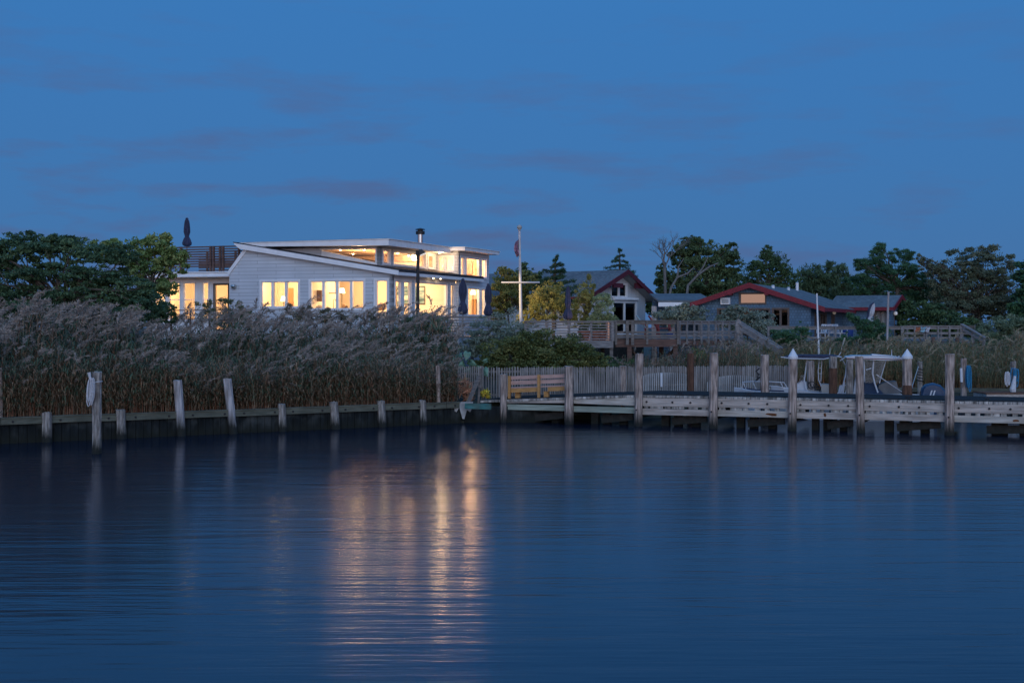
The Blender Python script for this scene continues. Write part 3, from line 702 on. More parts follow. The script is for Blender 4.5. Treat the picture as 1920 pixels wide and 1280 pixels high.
for a, b, top, side, lab in ((1203, 1290, 698, 704, 'pale arched picket panel with a white post, left of the dark piling'), (1322, 1428, 703, 716, 'pale arched picket panel behind the bow of the first boat')):
    k0 = (a - CX) / F; sa = (k0 * FA.y - FA.x) / (FD.x - k0 * FD.y); k1 = (b - CX) / F; sb_ = (k1 * FA.y - FA.x) / (FD.x - k1 * FD.y)
    q = FA - FN * .22; t = thing('arched_panel', lab, 'fence', q + FD * sa + Vector((0, 0, .7)), 'arched picket panels')
    mb = MB(); s = sa
    while s < sb_:
        u = (s - sa) / (sb_ - sa); yt = side + (top - side) * math.sin(math.pi * u) ** .6; Dd = q.y + FD.y * s
        mb.box(q, FD, FN, s, s + .045, .7, ZW(yt, Dd), 0, .018); s += .088
    mb.build('picket', 'fence_pale', t)
    mb = MB(); mb.box(q, FD, FN, sa, sb_, .95, 1.02, .02, .05); mb.box(q, FD, FN, sa, sb_, 1.2, 1.27, .02, .05); mb.build('rail', 'grey_rail', t)
    if a == 1203:
        mb = MB(); p = W(1240, 725, q.y + FD.y * (sa + sb_) / 2 - .1); mb.tube([p, (p.x, p.y, ZW(699, p.y))], .045, 8); mb.build('white_post', 'white_plastic', t)

# ------------------------------------------------------------------ boats
def hull(mb, P, d, o, Lh, Bm, gz, kz, bow=.45):
    """lofted open boat hull: bow towards -d end"""
    n = 14; vs = []; fs = []
    for i in range(n + 1):
        u = i / n; w_ = Bm / 2 * min(1, (u / bow)) ** .62 if u < bow else Bm / 2 * (1 - .06 * (u - bow))
        rise = .32 * max(0, 1 - u / .6) ** 1.8; k = kz + .55 * max(0, 1 - u / .35) ** 2
        c = P + d * (u * Lh - (.25 * max(0, 1 - u / .3)))
        ring = [(-w_, gz + rise), (-w_ * .93, gz + rise - .22), (-w_ * .72, k + .22), (0, k), (w_ * .72, k + .22), (w_ * .93, gz + rise - .22), (w_, gz + rise), (w_ * .86, gz + rise + .01), (w_ * .84, gz + rise - .25), (-w_ * .84, gz + rise - .25), (-w_ * .86, gz + rise + .01)]
        vs += [c + o * y + Vector((0, 0, z)) for y, z in ring]
    m = 11
    for i in range(n):
        for q in range(m): fs.append((i * m + q, i * m + (q + 1) % m, (i + 1) * m + (q + 1) % m, (i + 1) * m + q))
    fs += [tuple(range(m - 1, -1, -1)), tuple(n * m + q for q in range(m))]
    mb.add(vs, fs)
bd = Vector((1, -.25, 0)).normalized(); bo = Vector((.25, 1, 0)).normalized()
# boat with the blue canvas top
DB = 54.3; P = Vector((XW(1388, DB + .3), DB + .3, 0))
b1 = thing('motorboat', 'white centre console motorboat with a navy canvas top and bow rails', 'boat', Vector((P.x, P.y, 0)))
mb = MB(); hull(mb, P, bd, bo, 5.6, 2.0, .84, -.25); mb.build('hull', 'gelcoat', b1, smooth=True)
def bp_(px, py, off=0.0, dd=0.0):
    D = DB - (px - 1388) / F * DB * .25 + off; return W(px, py, D)
mb = MB()
for off in (-.75, .75):
    rail = [bp_(1389, 733, off * .2), bp_(1393, 716, off * .3), bp_(1410, 715, off * .8), bp_(1440, 715, off), bp_(1470, 717, off), bp_(1479, 731, off)]
    mb.tube(rail, .018, 6)
    mb.tube([bp_(1442, 723, off), bp_(1458, 724, off), bp_(1473, 728, off), bp_(1477, 734, off)], .016, 6)
    for px in (1399, 1418, 1470): mb.tube([bp_(px - 7, 715, off), bp_(px + 2, 734, off)], .015, 6)
mb.build('bow_rail', 'gelcoat', b1, smooth=True)
mb = MB(); mb.tube([bp_(1470, 733, -.97), bp_(1440, 732, -.97), bp_(1410, 730, -.9), bp_(1395, 727, -.5)], .03, 6); mb.build('rub_rail', 'navy_canvas', b1)
mb = MB(); mb.tube([bp_(1555, 668, .3), bp_(1556, 660, .3), bp_(1556.5, 651, .3)], [.018, .012, .006], 6); mb.build('antenna', 'gelcoat', b1)
mb = MB(); mb.tube([bp_(1420, 712, -.3), bp_(1422, 700, -.3), bp_(1417, 696, -.3), bp_(1424, 690, -.3)], .03, 6); mb.tube([bp_(1414, 716, -.3), bp_(1428, 704, -.2), bp_(1420, 700, -.2)], .035, 6); mb.build('anchor', 'bolt_iron', b1)
mb = MB(); cst = [bp_(1492, 720), bp_(1503, 713), bp_(1512, 716), bp_(1516, 738), bp_(1493, 738)]
mb.prism([p - bo * .35 for p in cst], bo * .8); mb.build('console', 'gelcoat', b1)
mb = MB(); mb.prism([bp_(1496, 719, -.4), bp_(1507, 712, -.4), bp_(1505, 703, -.4), bp_(1501, 704, -.4)], bo * .7); mb.build('windscreen', 'clear_vinyl', b1)
mb = MB(); mb.prism([bp_(1466, 669.5, -.9), bp_(1480, 665.5, -.9), bp_(1560, 666, -.9), bp_(1577, 669, -.9), bp_(1560, 671, -.9), bp_(1480, 671, -.9)], bo * 1.7); mb.build('canvas_top', 'navy_canvas', b1)
mb = MB()
for off in (-.93, .83):
    mb.tube([bp_(1464, 669, off), bp_(1480, 671.5, off), bp_(1545, 673, off), bp_(1570, 668, off), bp_(1578, 669.5, off)], .022, 6)
for off in (-.45, .45):
    mb.tube([bp_(1513, 673, off), bp_(1511, 690, off), bp_(1508, 714, off), bp_(1511, 728, off), bp_(1517, 738, off)], .028, 7)
    mb.tube([bp_(1536, 673, off), bp_(1534, 695, off), bp_(1535, 712, off), bp_(1540, 724, off)], .022, 7)
    mb.tube([bp_(1541, 673, off), bp_(1540, 695, off), bp_(1539, 715, off)], .018, 7)
    for yy in (680, 690, 700): mb.tube([bp_(1535, yy, off), bp_(1541, yy, off)], .012, 5)
mb.tube([bp_(1570, 671, -.8), bp_(1577, 660, -.8)], .014, 5); mb.tube([bp_(1575, 676, -.8), bp_(1588, 668, -.8)], .02, 5); mb.tube([bp_(1578, 671, -.6), bp_(1585, 684, -.6)], .02, 5)
mb.build('top_frame', 'gelcoat', b1, smooth=True)
mb = MB(); cst = [bp_(1540, 719), bp_(1556, 720), bp_(1558, 738), bp_(1541, 738)]; mb.prism([p - bo * .4 for p in cst], bo * .8)
mb.build('seat', 'tan_seat', b1)
mb = MB()
for q in range(7): mb.tube([bp_(1516 + q * 3, 716 + (q * 5) % 11, -.3), bp_(1521 + q * 3.2, 722 + (q * 7) % 12, -.35)], .022, 5)
mb.tube([bp_(1522, 722, -.3) + Vector((.14 * math.cos(a), 0, .14 * math.sin(a))) for a in np.linspace(0, 6.283, 13)], .018, 5)
mb.build('steering_gear', 'black_metal', b1)
mb = MB(); mb.cube(bp_(1438, 731, -.4), .2, .3, .22); mb.build('cooler', 'tan_seat', b1)
# boat with the white hardtop, its stern to the right with the outboard
DB = 53.0; P = Vector((XW(1588, DB), DB, 0)); bd = Vector((1, -.2, 0)).normalized(); bo = Vector((.2, 1, 0)).normalized()
def b2p(px, py, off=0.0):
    D = DB - (px - 1588) / F * DB * .2 + off; return W(px, py, D)
b2 = thing('motorboat', 'white motorboat with a hardtop, clear curtains and blue outboard', 'boat', Vector((P.x, P.y, 0)))
mb = MB(); hull(mb, P - bd * 2.6, bd, bo, 5.7, 2.2, .95, -.3); mb.build('hull', 'gelcoat', b2, smooth=True)
mb = MB(); mb.prism([b2p(1586, 669.5, -1), b2p(1600, 667, -1), b2p(1640, 667, -1), b2p(1690, 670, -1), b2p(1693, 675, -1), b2p(1660, 676, -1), b2p(1620, 674, -1), b2p(1590, 672.5, -1)], bo * 1.9)
mb.prism([b2p(1635, 663.5, -.5), b2p(1676, 667, -.5), b2p(1676, 668, -.5), b2p(1635, 666, -.5)], bo * .9)
mb.build('hardtop', 'gelcoat', b2)
mb = MB()
for px in (1676, 1683, 1690): mb.tube([b2p(px, 673, -1.02), b2p(px + 3.5, 667, -1.02)], .035, 6)
build_each(mb, 'rod_holder', 'gelcoat', b2)
mb = MB()
for off in (-.8, .75):
    mb.tube([b2p(1588, 673, off), b2p(1586, 700, off), b2p(1580, 725, off), b2p(1576, 737, off)], .026, 7)
    mb.tube([b2p(1620, 675, off), b2p(1621, 700, off), b2p(1618, 720, off)], .024, 7)
    mb.tube([b2p(1638, 675, off), b2p(1636, 700, off), b2p(1640, 718, off), b2p(1646, 736, off)], .032, 7)
    mb.tube([b2p(1661, 676, off), b2p(1655, 696, off), b2p(1649, 718, off)], .02, 7)
mb.tube([b2p(1624, 693, -.8), b2p(1634, 690, -.8)], .022, 6)
mb.build('top_frame', 'gelcoat', b2, smooth=True)
mb = MB(); mb.prism([b2p(1622, 676, -.7), b2p(1659, 677, -.7), b2p(1648, 718, -.7), b2p(1622, 718, -.7)], bo * .02); mb.prism([b2p(1622, 676, .6), b2p(1659, 677, .6), b2p(1648, 718, .6), b2p(1622, 718, .6)], bo * .02); build_each(mb, 'clear_curtain', 'clear_vinyl', b2)
mb = MB(); mb.tube([b2p(1672, 667, .1), b2p(1672, 655, .1)], [.016, .008], 5); mb.build('antenna', 'gelcoat', b2)
mb = MB(); mb.tube([b2p(1588, 671.5, -1.02), b2p(1640, 672.5, -1.02), b2p(1690, 674, -1.0)], .014, 5); mb.build('top_trim', 'red_paint', b2)
mb = MB(); mb.prism([b2p(1604, 708), b2p(1622, 706), b2p(1624, 738), b2p(1600, 738)], bo * .6); mb.build('console', 'gelcoat', b2)
mb = MB(); mb.prism([b2p(1620, 738, -.55), b2p(1622, 717, -.55), b2p(1637, 716, -.55), b2p(1657, 738, -.55)], bo * .8); mb.build('console_cover', 'blue_cover', b2)
mb = MB(); q = [b2p(1645, 738, -.4), b2p(1648, 722, -.4), b2p(1662, 716, -.4), b2p(1681, 715, -.4), b2p(1684, 726, -.4), b2p(1690, 738, -.4)]
mb.prism(q, bo * 1.0); mb.build('stern_cover', 'grey_cover', b2)
mb = MB()
for px, h in ((1573, 722), (1580, 716), (1586, 726)): mb.tube([b2p(px, 737, -.5), b2p(px + 3, h, -.5)], .04, 6)
mb.tube([b2p(1574, 735, .2), b2p(1579, 722, .2), b2p(1590, 722, .2), b2p(1592, 737, .2)], .03, 6)
build_each(mb, 'seat_frame', 'gelcoat', b2)
mb = MB(); c = b2p(1750, 738, 0); vs = []; fs = []; n = 18; prof = [(-.50, -.25), (-.50, -.02), (-.44, .22), (-.30, .36), (-.02, .42), (.25, .34), (.42, .15), (.48, -.25)]
for (x, z) in prof:
    pass
for i, f in enumerate((0, .12, .5, .88, 1)):
    sc_ = (.82, .97, 1, .97, .82)[i]
    vs += [c + bd * (x * sc_) + bo * ((f - .5) * .62) + Vector((0, 0, z * sc_ + .0)) for x, z in prof]
m = len(prof)
for i in range(4):
    for q in range(m): fs.append((i * m + q, i * m + (q + 1) % m, (i + 1) * m + (q + 1) % m, (i + 1) * m + q))
fs += [tuple(range(m - 1, -1, -1)), tuple(4 * m + q for q in range(m))]
mb.add(vs, fs); om = mb.build('outboard_motor', 'engine_blue', b2, smooth=True)
mb = MB()
for k in (0, .11): mb.prism([c + bd * (-.22 + k) - bo * .335 + Vector((0, 0, -.2)), c + bd * (-.16 + k) - bo * .335 + Vector((0, 0, -.2)), c + bd * (-.06 + k) - bo * .335 + Vector((0, 0, .14)), c + bd * (-.11 + k) - bo * .335 + Vector((0, 0, .14))], bo * .02)
build_each(mb, 'stripe', 'gelcoat', om)
mb = MB(); mb.box(c, bd, bo, -.15, .12, -.6, c.z - .2, -.1, .1); mb.build('engine_leg', 'engine_blue', om)
mb = MB(); mb.tube([b2p(1643, 702, -.9), b2p(1668, 719, -.9), b2p(1692, 735, -.9)], .016, 5); tag(mb.build('rope', 'rope_white', None, b2p(1692, 735)), 'white line running down to the stern of the hardtop boat', 'rope')
# ------------------------------------------------------------------ wall and window builders
ZV = Vector((0, 0, 1))
def onw(P, d, px, py=CY):
    k = px - CX; s = (k * P[1] - F * P[0]) / (F * d[0] - k * d[1]); return s, ZW(py, P[1] + s * d[1])
def wall(mb, P, d, o, s0, s1, z0, top, holes=(), thick=.18, cuts=()):
    """wall with openings; o is the outward direction, holes are (sa, sb, za, zb)"""
    tf = top if callable(top) else (lambda s: top)
    br = sorted(set([s0, s1] + [x for h in holes for x in h[:2] if s0 < x < s1] + [x for x in cuts if s0 < x < s1]))
    P = Vector((P[0], P[1], 0))
    for a, b in zip(br, br[1:]):
        m = (a + b) / 2; hs = sorted([h for h in holes if h[0] < m < h[1]], key=lambda h: h[2]); z = z0
        for h in hs:
            if h[2] > z + .01: mb.box(P, d, o, a, b, z, h[2], -thick, 0)
            z = h[3]
        ta, tb = tf(a), tf(b)
        if max(ta, tb) > z + .01:
            mb.prism([P + d * a + ZV * z, P + d * b + ZV * z, P + d * b + ZV * max(tb, z), P + d * a + ZV * max(ta, z)], -o * thick)
    return mb
def window(parent, P, d, o, s0, s1, z0, z1, mull=(), bars=(), frame='white_trim', pane='window_glass', case=.1, name='window', rec=.09):
    """casing, jambs, mullions and one recessed glass"""
    P = Vector((P[0], P[1], 0)); mb = MB(); f = .045
    if case:
        mb.box(P, d, o, s0 - case, s0, z0 - case, z1 + case, .003, .035); mb.box(P, d, o, s1, s1 + case, z0 - case, z1 + case, .003, .035)
        mb.box(P, d, o, s0, s1, z1, z1 + case, .003, .035); mb.box(P, d, o, s0, s1, z0 - case, z0, .003, .06)
    mb.box(P, d, o, s0, s0 + f, z0, z1, -rec - .05, -.02); mb.box(P, d, o, s1 - f, s1, z0, z1, -rec - .05, -.02)
    mb.box(P, d, o, s0 + f, s1 - f, z1 - f, z1, -rec - .05, -.02); mb.box(P, d, o, s0 + f, s1 - f, z0, z0 + f, -rec - .05, -.02)
    for m, w_ in mull: mb.box(P, d, o, m - w_ / 2, m + w_ / 2, z0 + f, z1 - f, -rec - .06, .0)
    for m in bars: mb.box(P, d, o, s0 + f, s1 - f, m - .02, m + .02, -rec - .04, -.03)
    w_ = mb.build(name, frame, parent)
    g = MB(); g.box(P, d, o, s0 + .01, s1 - .01, z0 + .01, z1 - .01, -rec - .012, -rec); g.build('pane', pane, w_)
    return w_
def lamp(name, loc, power, col=(1, .72, .42), radius=.18, kind='POINT', aim=None, spot=1.6):
    l = bpy.data.lights.new(name, kind); l.energy = power; l.color = col
    if kind != 'AREA': l.shadow_soft_size = radius
    if kind == 'SPOT': l.spot_size = spot; l.spot_blend = .6
    o = bpy.data.objects.new(name, l); COL.objects.link(o); o.location = loc
    if aim is not None: o.rotation_euler = (Vector(loc) - Vector(aim)).to_track_quat('Z', 'Y').to_euler()
    return o

# ------------------------------------------------------------------ the white house
A = Vector((XW(736, 72), 72, 0))
def HP(u, v, z=0.0, base=A): return base + UH * u + VH * v + ZV * z
wh = thing('beach_house', 'white shingled beach house with warmly lit windows and stepped flat roofs', 'house', A + ZV * GZ)
OL, OR_ = -UH, -VH
LH = 9.8
def ztopL(s): return 6.23 + (7.76 - 6.23) * s / 8.7 if s <= 8.7 else 7.76 - (s - 8.7) / 1.1 * 1.3
g1 = [onw(A, VH, x)[0] for x in (490, 508.5, 513, 534, 538, 559.5)]
g2 = [onw(A, VH, x)[0] for x in (582, 604, 608.5, 629.5, 634.5, 656, 660.5, 682)]
g3 = [onw(A, VH, x)[0] for x in (704.5, 726)]
zt = 5.95
H1 = (g1[-1], g1[0], 4.58, zt); H2 = (g2[-1], g2[0], 4.47, zt); H3 = (g3[-1], g3[0], 3.9, zt)
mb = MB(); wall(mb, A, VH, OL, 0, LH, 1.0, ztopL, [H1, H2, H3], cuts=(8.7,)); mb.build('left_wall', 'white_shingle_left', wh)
for hh, g in ((H1, g1), (H2, g2), (H3, g3)):
    ml = [((g[i] + g[i + 1]) / 2, abs(g[i] - g[i + 1])) for i in range(1, len(g) - 1, 2)]
    window(wh, A, VH, OL, *hh, mull=ml)
# right facade
def rz(px, py=CY, P=A): return onw(P, UH, px, py)
R = []
for a, b in ((741, 770.6), (778, 838), (844.5, 866)): R.append((rz(a)[0], rz(b)[0], 4.12 if a < 840 else 3.25, 5.93))
RL = 8.37
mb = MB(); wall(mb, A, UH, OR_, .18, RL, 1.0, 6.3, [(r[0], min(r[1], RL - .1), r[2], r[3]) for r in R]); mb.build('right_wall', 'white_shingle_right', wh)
window(wh, A, UH, OR_, *R[0], mull=[(rz(754.8)[0], .42)]); window(wh, A, UH, OR_, *R[1])
window(wh, A, UH, OR_, R[2][0], min(R[2][1], RL - .1), R[2][2], R[2][3], mull=[(rz(857)[0], .3)], name='door')
# corner board
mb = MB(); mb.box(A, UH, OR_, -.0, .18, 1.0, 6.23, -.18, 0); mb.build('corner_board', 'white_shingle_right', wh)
# lower shed roof: white boarded edge with dark shingles on top
def zr(s): return 6.20 + (7.78 - 6.20) * (s + .45) / 9.75
def roofprism(mb, pts, u0, u1, base=A): mb.prism([HP(u0, s, z, base) for s, z in pts], UH * (u1 - u0)); return mb
mb = MB(); roofprism(mb, [(-.5, zr(-.5)), (8.95, zr(8.95)), (9.3, 8.0), (9.3, 8.05), (-.5, zr(-.5) + .24)], -.35, 8.4)
roofprism(mb, [(-.5, zr(-.5)), (-.205, zr(-.2)), (-.205, zr(-.2) + .235), (-.5, zr(-.5) + .24)], 8.402, 11.6)
mb.build('roof_edge', 'white_trim', wh)
mb = MB(); roofprism(mb, [(-.46, zr(-.46) + .246), (9.36, 8.056), (9.40, 8.12), (-.46, zr(-.46) + .31)], -.30, 8.4)
roofprism(mb, [(-.46, zr(-.46) + .246), (-.2, zr(-.2) + .246), (-.2, zr(-.2) + .31), (-.46, zr(-.46) + .31)], 8.402, 11.6)
roofprism(mb, [(-.506, zr(-.5) + .17), (-.502, zr(-.5) + .17), (-.502, zr(-.5) + .242), (-.506, zr(-.5) + .242)], -.30, 11.55)
mb.build('roof', 'asphalt_roof', wh)
mb = MB(); mb.prism([HP(.004, 9.95, 6.42), HP(.004, 8.72, 7.88), HP(.004, 8.6, 7.78), HP(.004, 9.8, 6.40)], UH * 8.0); mb.build('side_roof', 'asphalt_roof', wh)
mb = MB(); mb.prism([HP(-.07, 9.95, 6.43), HP(-.07, 8.74, 7.88), HP(-.07, 8.56, 7.78), HP(-.07, 9.77, 6.38)], UH * .07); mb.build('rake_board', 'white_trim', wh)
# clerestory box under the flat roof
Bc = HP(.8, 1.1)
sA, sB = onw(Bc, VH, 703.8)[0], onw(Bc, VH, 603)[0]
def tri(s): return 6.92 + (7.62 - 6.92) * (s - sA) / (sB - sA)
mb = MB()
wall(mb, Bc, VH, OL, 0, sA, 6.0, 7.75); wall(mb, Bc, VH, OL, sA, sB, 6.0, tri); wall(mb, Bc, VH, OL, sA, sB, 7.64, 7.75); wall(mb, Bc, VH, OL, sB, 7.3, 6.0, 7.75)
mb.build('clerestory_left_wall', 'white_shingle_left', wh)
mb = MB(); P = Bc
mb.prism([P + VH * (sA - .1) + OL * .004 + ZV * (tri(sA - .1) - .30), P + VH * sB + OL * .004 + ZV * (tri(sB) - .30), P + VH * sB + OL * .004 + ZV * tri(sB), P + VH * (sA - .1) + OL * .004 + ZV * tri(sA - .1)], OL * .03)
mb.box(P, VH, OL, sA - .08, sA, tri(sA), 7.72, .004, .034); mb.box(P, VH, OL, sA, sB + .1, 7.64, 7.72, .004, .034)
tw = mb.build('window', 'white_trim', wh)
mb = MB(); mb.prism([P + VH * sA - OL * .1 + ZV * 6.93, P + VH * sB - OL * .1 + ZV * 7.63, P + VH * sA - OL * .1 + ZV * 7.63], -OL * .012); mb.build('pane', 'window_glass', tw)
hs = []
for a, b, y0, y1 in ((718.5, 731.5, 466, 493.5), (737.5, 797.5, 468.8, 496), (803, 815.5, 475.5, 501)):
    s0, s1 = onw(Bc, UH, a)[0], onw(Bc, UH, b)[0]; hs.append((s0, s1, 6.88, 7.60))
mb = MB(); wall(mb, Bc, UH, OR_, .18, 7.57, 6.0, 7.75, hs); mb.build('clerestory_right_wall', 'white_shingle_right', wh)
for h in hs: window(wh, Bc, UH, OR_, *h, case=.07)
mb = MB(); mb.box(Bc, UH, OR_, 0, .18, 6.0, 7.75, -.18, 0); mb.build('corner_board', 'white_shingle_right', wh)
mb = MB(); roofprism(mb, [(.18, 7.75), (9.25, 7.86), (9.25, 8.04), (.18, 8.07)], -.1, 8.25); 
mb.build('flat_roof', 'white_trim', wh)
mb = MB(); roofprism(mb, [(.12, 8.074), (9.25, 8.044), (9.25, 8.075), (.12, 8.11)], -.14, 8.28); mb.build('roof_edge', 'white_trim', wh)
mb = MB(); roofprism(mb, [(.3, 8.114), (9.2, 8.079), (9.2, 8.10), (.3, 8.135)], .05, 8.1); mb.build('roof', 'asphalt_roof', wh)
# two-storey box at the far end
C2 = Vector((-3.07, 79.77, 0))
c2w = []
for a, b in ((821.5, 831.8), (835.6, 850.2)):
    s0, s1 = onw(C2, VH, a)[0], onw(C2, VH, b)[0]; c2w.append((min(s0, s1), max(s0, s1), 6.75, 7.55))
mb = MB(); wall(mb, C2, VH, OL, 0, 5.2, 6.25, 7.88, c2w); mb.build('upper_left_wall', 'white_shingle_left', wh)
for h in c2w: window(wh, C2, VH, OL, *h, case=.08)
c2r = []
for a, b in ((863.8, 871.6), (874.2, 899), (902.8, 911)):
    s0, s1 = onw(C2, UH, a)[0], onw(C2, UH, b)[0]; c2r.append((s0, s1, 6.48, 7.55))
c2l = []
for a, b in ((877.2, 899.5), (902.5, 909.8)):
    s0, s1 = onw(C2, UH, a)[0], onw(C2, UH, b)[0]; c2l.append((s0, s1, 4.2, 5.78))
mb = MB(); wall(mb, C2, UH, OR_, .18, 4.77, 1.0, 7.88, c2r + c2l); mb.build('upper_right_wall', 'white_shingle_right', wh)
mb = MB(); mb.box(C2, UH, OR_, 0, .18, 1.0, 7.88, -.18, 0); mb.build('corner_board', 'white_shingle_right', wh)
for h in c2r + c2l: window(wh, C2, UH, OR_, *h, case=.07)
mb = MB(); roofprism(mb, [(-.55, 7.88), (5.3, 7.88), (5.3, 8.06), (-.55, 8.06)], -.4, 5.1, C2); mb.build('flat_roof', 'white_trim', wh)
mb = MB(); roofprism(mb, [(-.6, 8.064), (5.35, 8.064), (5.35, 8.10), (-.6, 8.10)], -.45, 5.15, C2); mb.build('roof_edge', 'white_trim', wh)
# glazed annex on the left
LA = HP(1.2, LH)
AW = []
for a, b in ((402, 428), (380, 391), (344, 366), (316, 337.5), (290, 310), (261, 282)):
    s0, s1 = onw(LA, VH, a)[0], onw(LA, VH, b)[0]; AW.append((min(s0, s1), max(s0, s1), 3.35 if a > 400 else 3.9, 5.88 if a > 400 else 6.0))
mb = MB(); wall(mb, LA, VH, OL, -1.2, 6.1, 1.0, 6.3, [h for h in AW if h[1] < 6]); mb.build('annex_wall', 'white_trim', wh)
for i, h in enumerate([h for h in AW if h[1] < 6]):
    window(wh, LA, VH, OL, *h, bars=() if i == 0 else (5.05,), frame='brown_frame' if i == 0 else 'white_trim', case=.06, name='door' if i == 0 else 'window')
mb = MB(); roofprism(mb, [(9.83, 6.29), (16.0, 6.29), (16.0, 6.50), (9.83, 6.50)], .35, 9); mb.build('flat_roof', 'white_trim', wh)
mb = MB(); roofprism(mb, [(9.80, 6.504), (16.05, 6.504), (16.05, 6.56), (9.80, 6.56)], .28, 9.05); mb.build('roof_edge', 'white_trim', wh)
p = HP(.28, 9.86, 6.3); mb = MB(); mb.tube([p, p + VH * 6.1], .06, 8); mb.build('gutter', 'white_trim', wh)
# chimney pipe
cp = HP(5.1, 1.9); Dc = cp.y; cx = XW(788, Dc)
mb = MB(); mb.lathe((cx, Dc, 0), [(.155, 8.0), (.155, 8.78)], 16); ch = mb.build('chimney', 'steel', wh, smooth=True)
mb = MB(); mb.lathe((cx, Dc, 0), [(.24, 8.68), (.25, 8.70), (.25, 8.86), (.15, 8.87), (.15, 8.92), (.27, 8.93), (.26, 8.97), (.05, 9.03)], 16); mb.build('chimney_cap', 'black_metal', ch)
# wall lamp near the annex
p = HP(-.02, onw(A, VH, 440)[0], ZW(537, 75.3)); mb = MB(); mb.lathe(p - UH * .1 - ZV * .14, [(.02, 0), (.11, .04), (.15, .14), (.11, .24), (.02, .28)], 12); mb.build('wall_lamp', 'steel', wh, smooth=True)
# ---- rooms
mb = MB()
def room(mb, base, u0, u1, v0, v1, z0, z1, sides='blrf'):
    if 'b' in sides: mb.box(base + UH * u1, VH, UH, v0, v1, z0, z1, 0, .05)
    if 'l' in sides: mb.box(base + VH * v1, UH, VH, u0, u1, z0, z1, 0, .05)
    if 'r' in sides: mb.box(base + VH * v0, UH, VH, u0, u1, z0, z1, -.05, 0)
room(mb, A, .2, 7.2, .2, 9.6, 3.2, 6.15, 'bl'); 
mb.box(A + VH * 5.16, UH, VH, .2, 3.4, 3.2, 6.15, 0, .1); mb.box(A + UH * 3.4, VH, UH, 5.16, 9.55, 3.2, 6.15, 0, .1)
room(mb, C2, .2, 4.5, .2, 5.0, 3.2, 6.15, 'bl'); mb.box(C2 + UH * .0, VH, UH, 1.2, 5.0, 3.2, 6.15, -.1, 0)
room(mb, C2, .2, 4.5, .2, 5.0, 6.3, 7.8, 'bl')
room(mb, Bc, .2, 7.4, .2, 7.0, 6.28, 7.66, 'bl')
room(mb, LA, .2, 4.2, -1.0, 6.0, 3.2, 6.2, 'blr')
for base, u0, u1, v0, v1, z in ((A, .19, 7.2, .19, 9.6, 6.15), (C2, .19, 4.5, .19, 5.0, 6.15), (LA, .19, 4.2, -1, 6.0, 6.2), (C2, .19, 4.5, .19, 5, 7.8)):
    mb.prism([base + UH * u0 + VH * v0 + ZV * z, base + UH * u1 + VH * v0 + ZV * z, base + UH * u1 + VH * v1 + ZV * z, base + UH * u0 + VH * v1 + ZV * z], ZV * .05)
mb.build('interior_wall', 'interior_plaster', wh)
mb = MB()
for base, u0, u1, v0, v1, z in ((A, .19, 7.2, .19, 9.6, 3.2), (C2, .19, 4.5, .19, 5.0, 3.2), (LA, .19, 4.2, -1, 6.0, 3.2), (Bc, .19, 7.4, .19, 7.0, 6.25), (C2, .19, 4.5, .19, 5, 6.28)):
    mb.prism([base + UH * u0 + VH * v0 + ZV * z, base + UH * u1 + VH * v0 + ZV * z, base + UH * u1 + VH * v1 + ZV * z, base + UH * u0 + VH * v1 + ZV * z], ZV * -.03)
mb.build('interior_floor', 'interior_floor', wh)
mb = MB(); mb.prism([Bc + UH * .19 + VH * .19 + ZV * 7.66, Bc + UH * 7.4 + VH * .19 + ZV * 7.66, Bc + UH * 7.4 + VH * 7 + ZV * 7.66, Bc + UH * .19 + VH * 7 + ZV * 7.66], ZV * .04)
mb.box(Bc + UH * 7.37, VH, UH, .2, 7, 7.33, 7.66, -.02, .0); mb.box(Bc + VH * 6.95, UH, VH, .2, 7.3, 7.33, 7.66, -.02, 0)
mb.build('ceiling', 'wood_ceiling', wh)
for px, py, D, r in ((638, 469.6, 74.4, .05), (662, 477, 78.6, .05), (683, 468.6, 74.3, .042), (746, 475.5, 77.7, .05), (766, 481.5, 80.4, .05), (828, 486, 81.9, .05), (880, 489, 82.6, .06), (896, 488, 83.3, .06), (843, 487, 81.6, .05)):  # those in the far box are added to strengthen the water's light columns
    c = W(px, py, D); zc = 7.655 if px < 800 else 7.795
    mb = MB(); mb.lathe((c.x, c.y, zc - r), [(.012, 0), (r * .6, r * .18), (r * .9, r * .5), (r, r * .98)], 12); mb.build('ceiling_light', 'lamp_face', wh, smooth=True)
# things seen through the glass, each standing in its room
def on_plane(P, n, px, py):      # pixel onto the vertical plane through P with normal n
    r = Vector(((px - CX) / F, 1, -(py - CY) / F)); c = Vector((0, 0, H)); t = (Vector((P[0], P[1], 0)) - Vector((0, 0, 0))).dot(n) / Vector((r.x, r.y, 0)).dot(n)
    return c + r * t
def panel(name, P, n, d, x0, x1, y0, y1, mat, th, label=None, cat=None, frame=None, parent=None):
    a = on_plane(P, n, x0, y0); b = on_plane(P, n, x1, y1); o = -n
    sa, sb = sorted((a.dot(d), b.dot(d))); za, zb = sorted((a.z, b.z)); k = P.dot(o)
    mb = MB(); mb.box((0, 0), d, o, sa, sb, za, zb, k + .004, k + th); ob = mb.build(name, mat, parent, None if parent else (a + b) / 2)
    if label: tag(ob, label, cat)
    if frame:
        mb = MB(); w_ = .04
        for q in ((sa - w_, sa, za - w_, zb + w_), (sb, sb + w_, za - w_, zb + w_), (sa, sb, zb, zb + w_), (sa, sb, za - w_, za)): mb.box((0, 0), d, o, *q, k + .003, k + th + .02)
        mb.build('frame', frame, ob)
    return ob
PB = A + UH * 7.2
panel('painting', PB, UH, VH, 745, 796, 538, 569, 'painted_canvas', .04, 'large abstract sea painting in teal and white on the lit right wall', 'painting', 'brown_frame')
PR = A + UH * 3.4
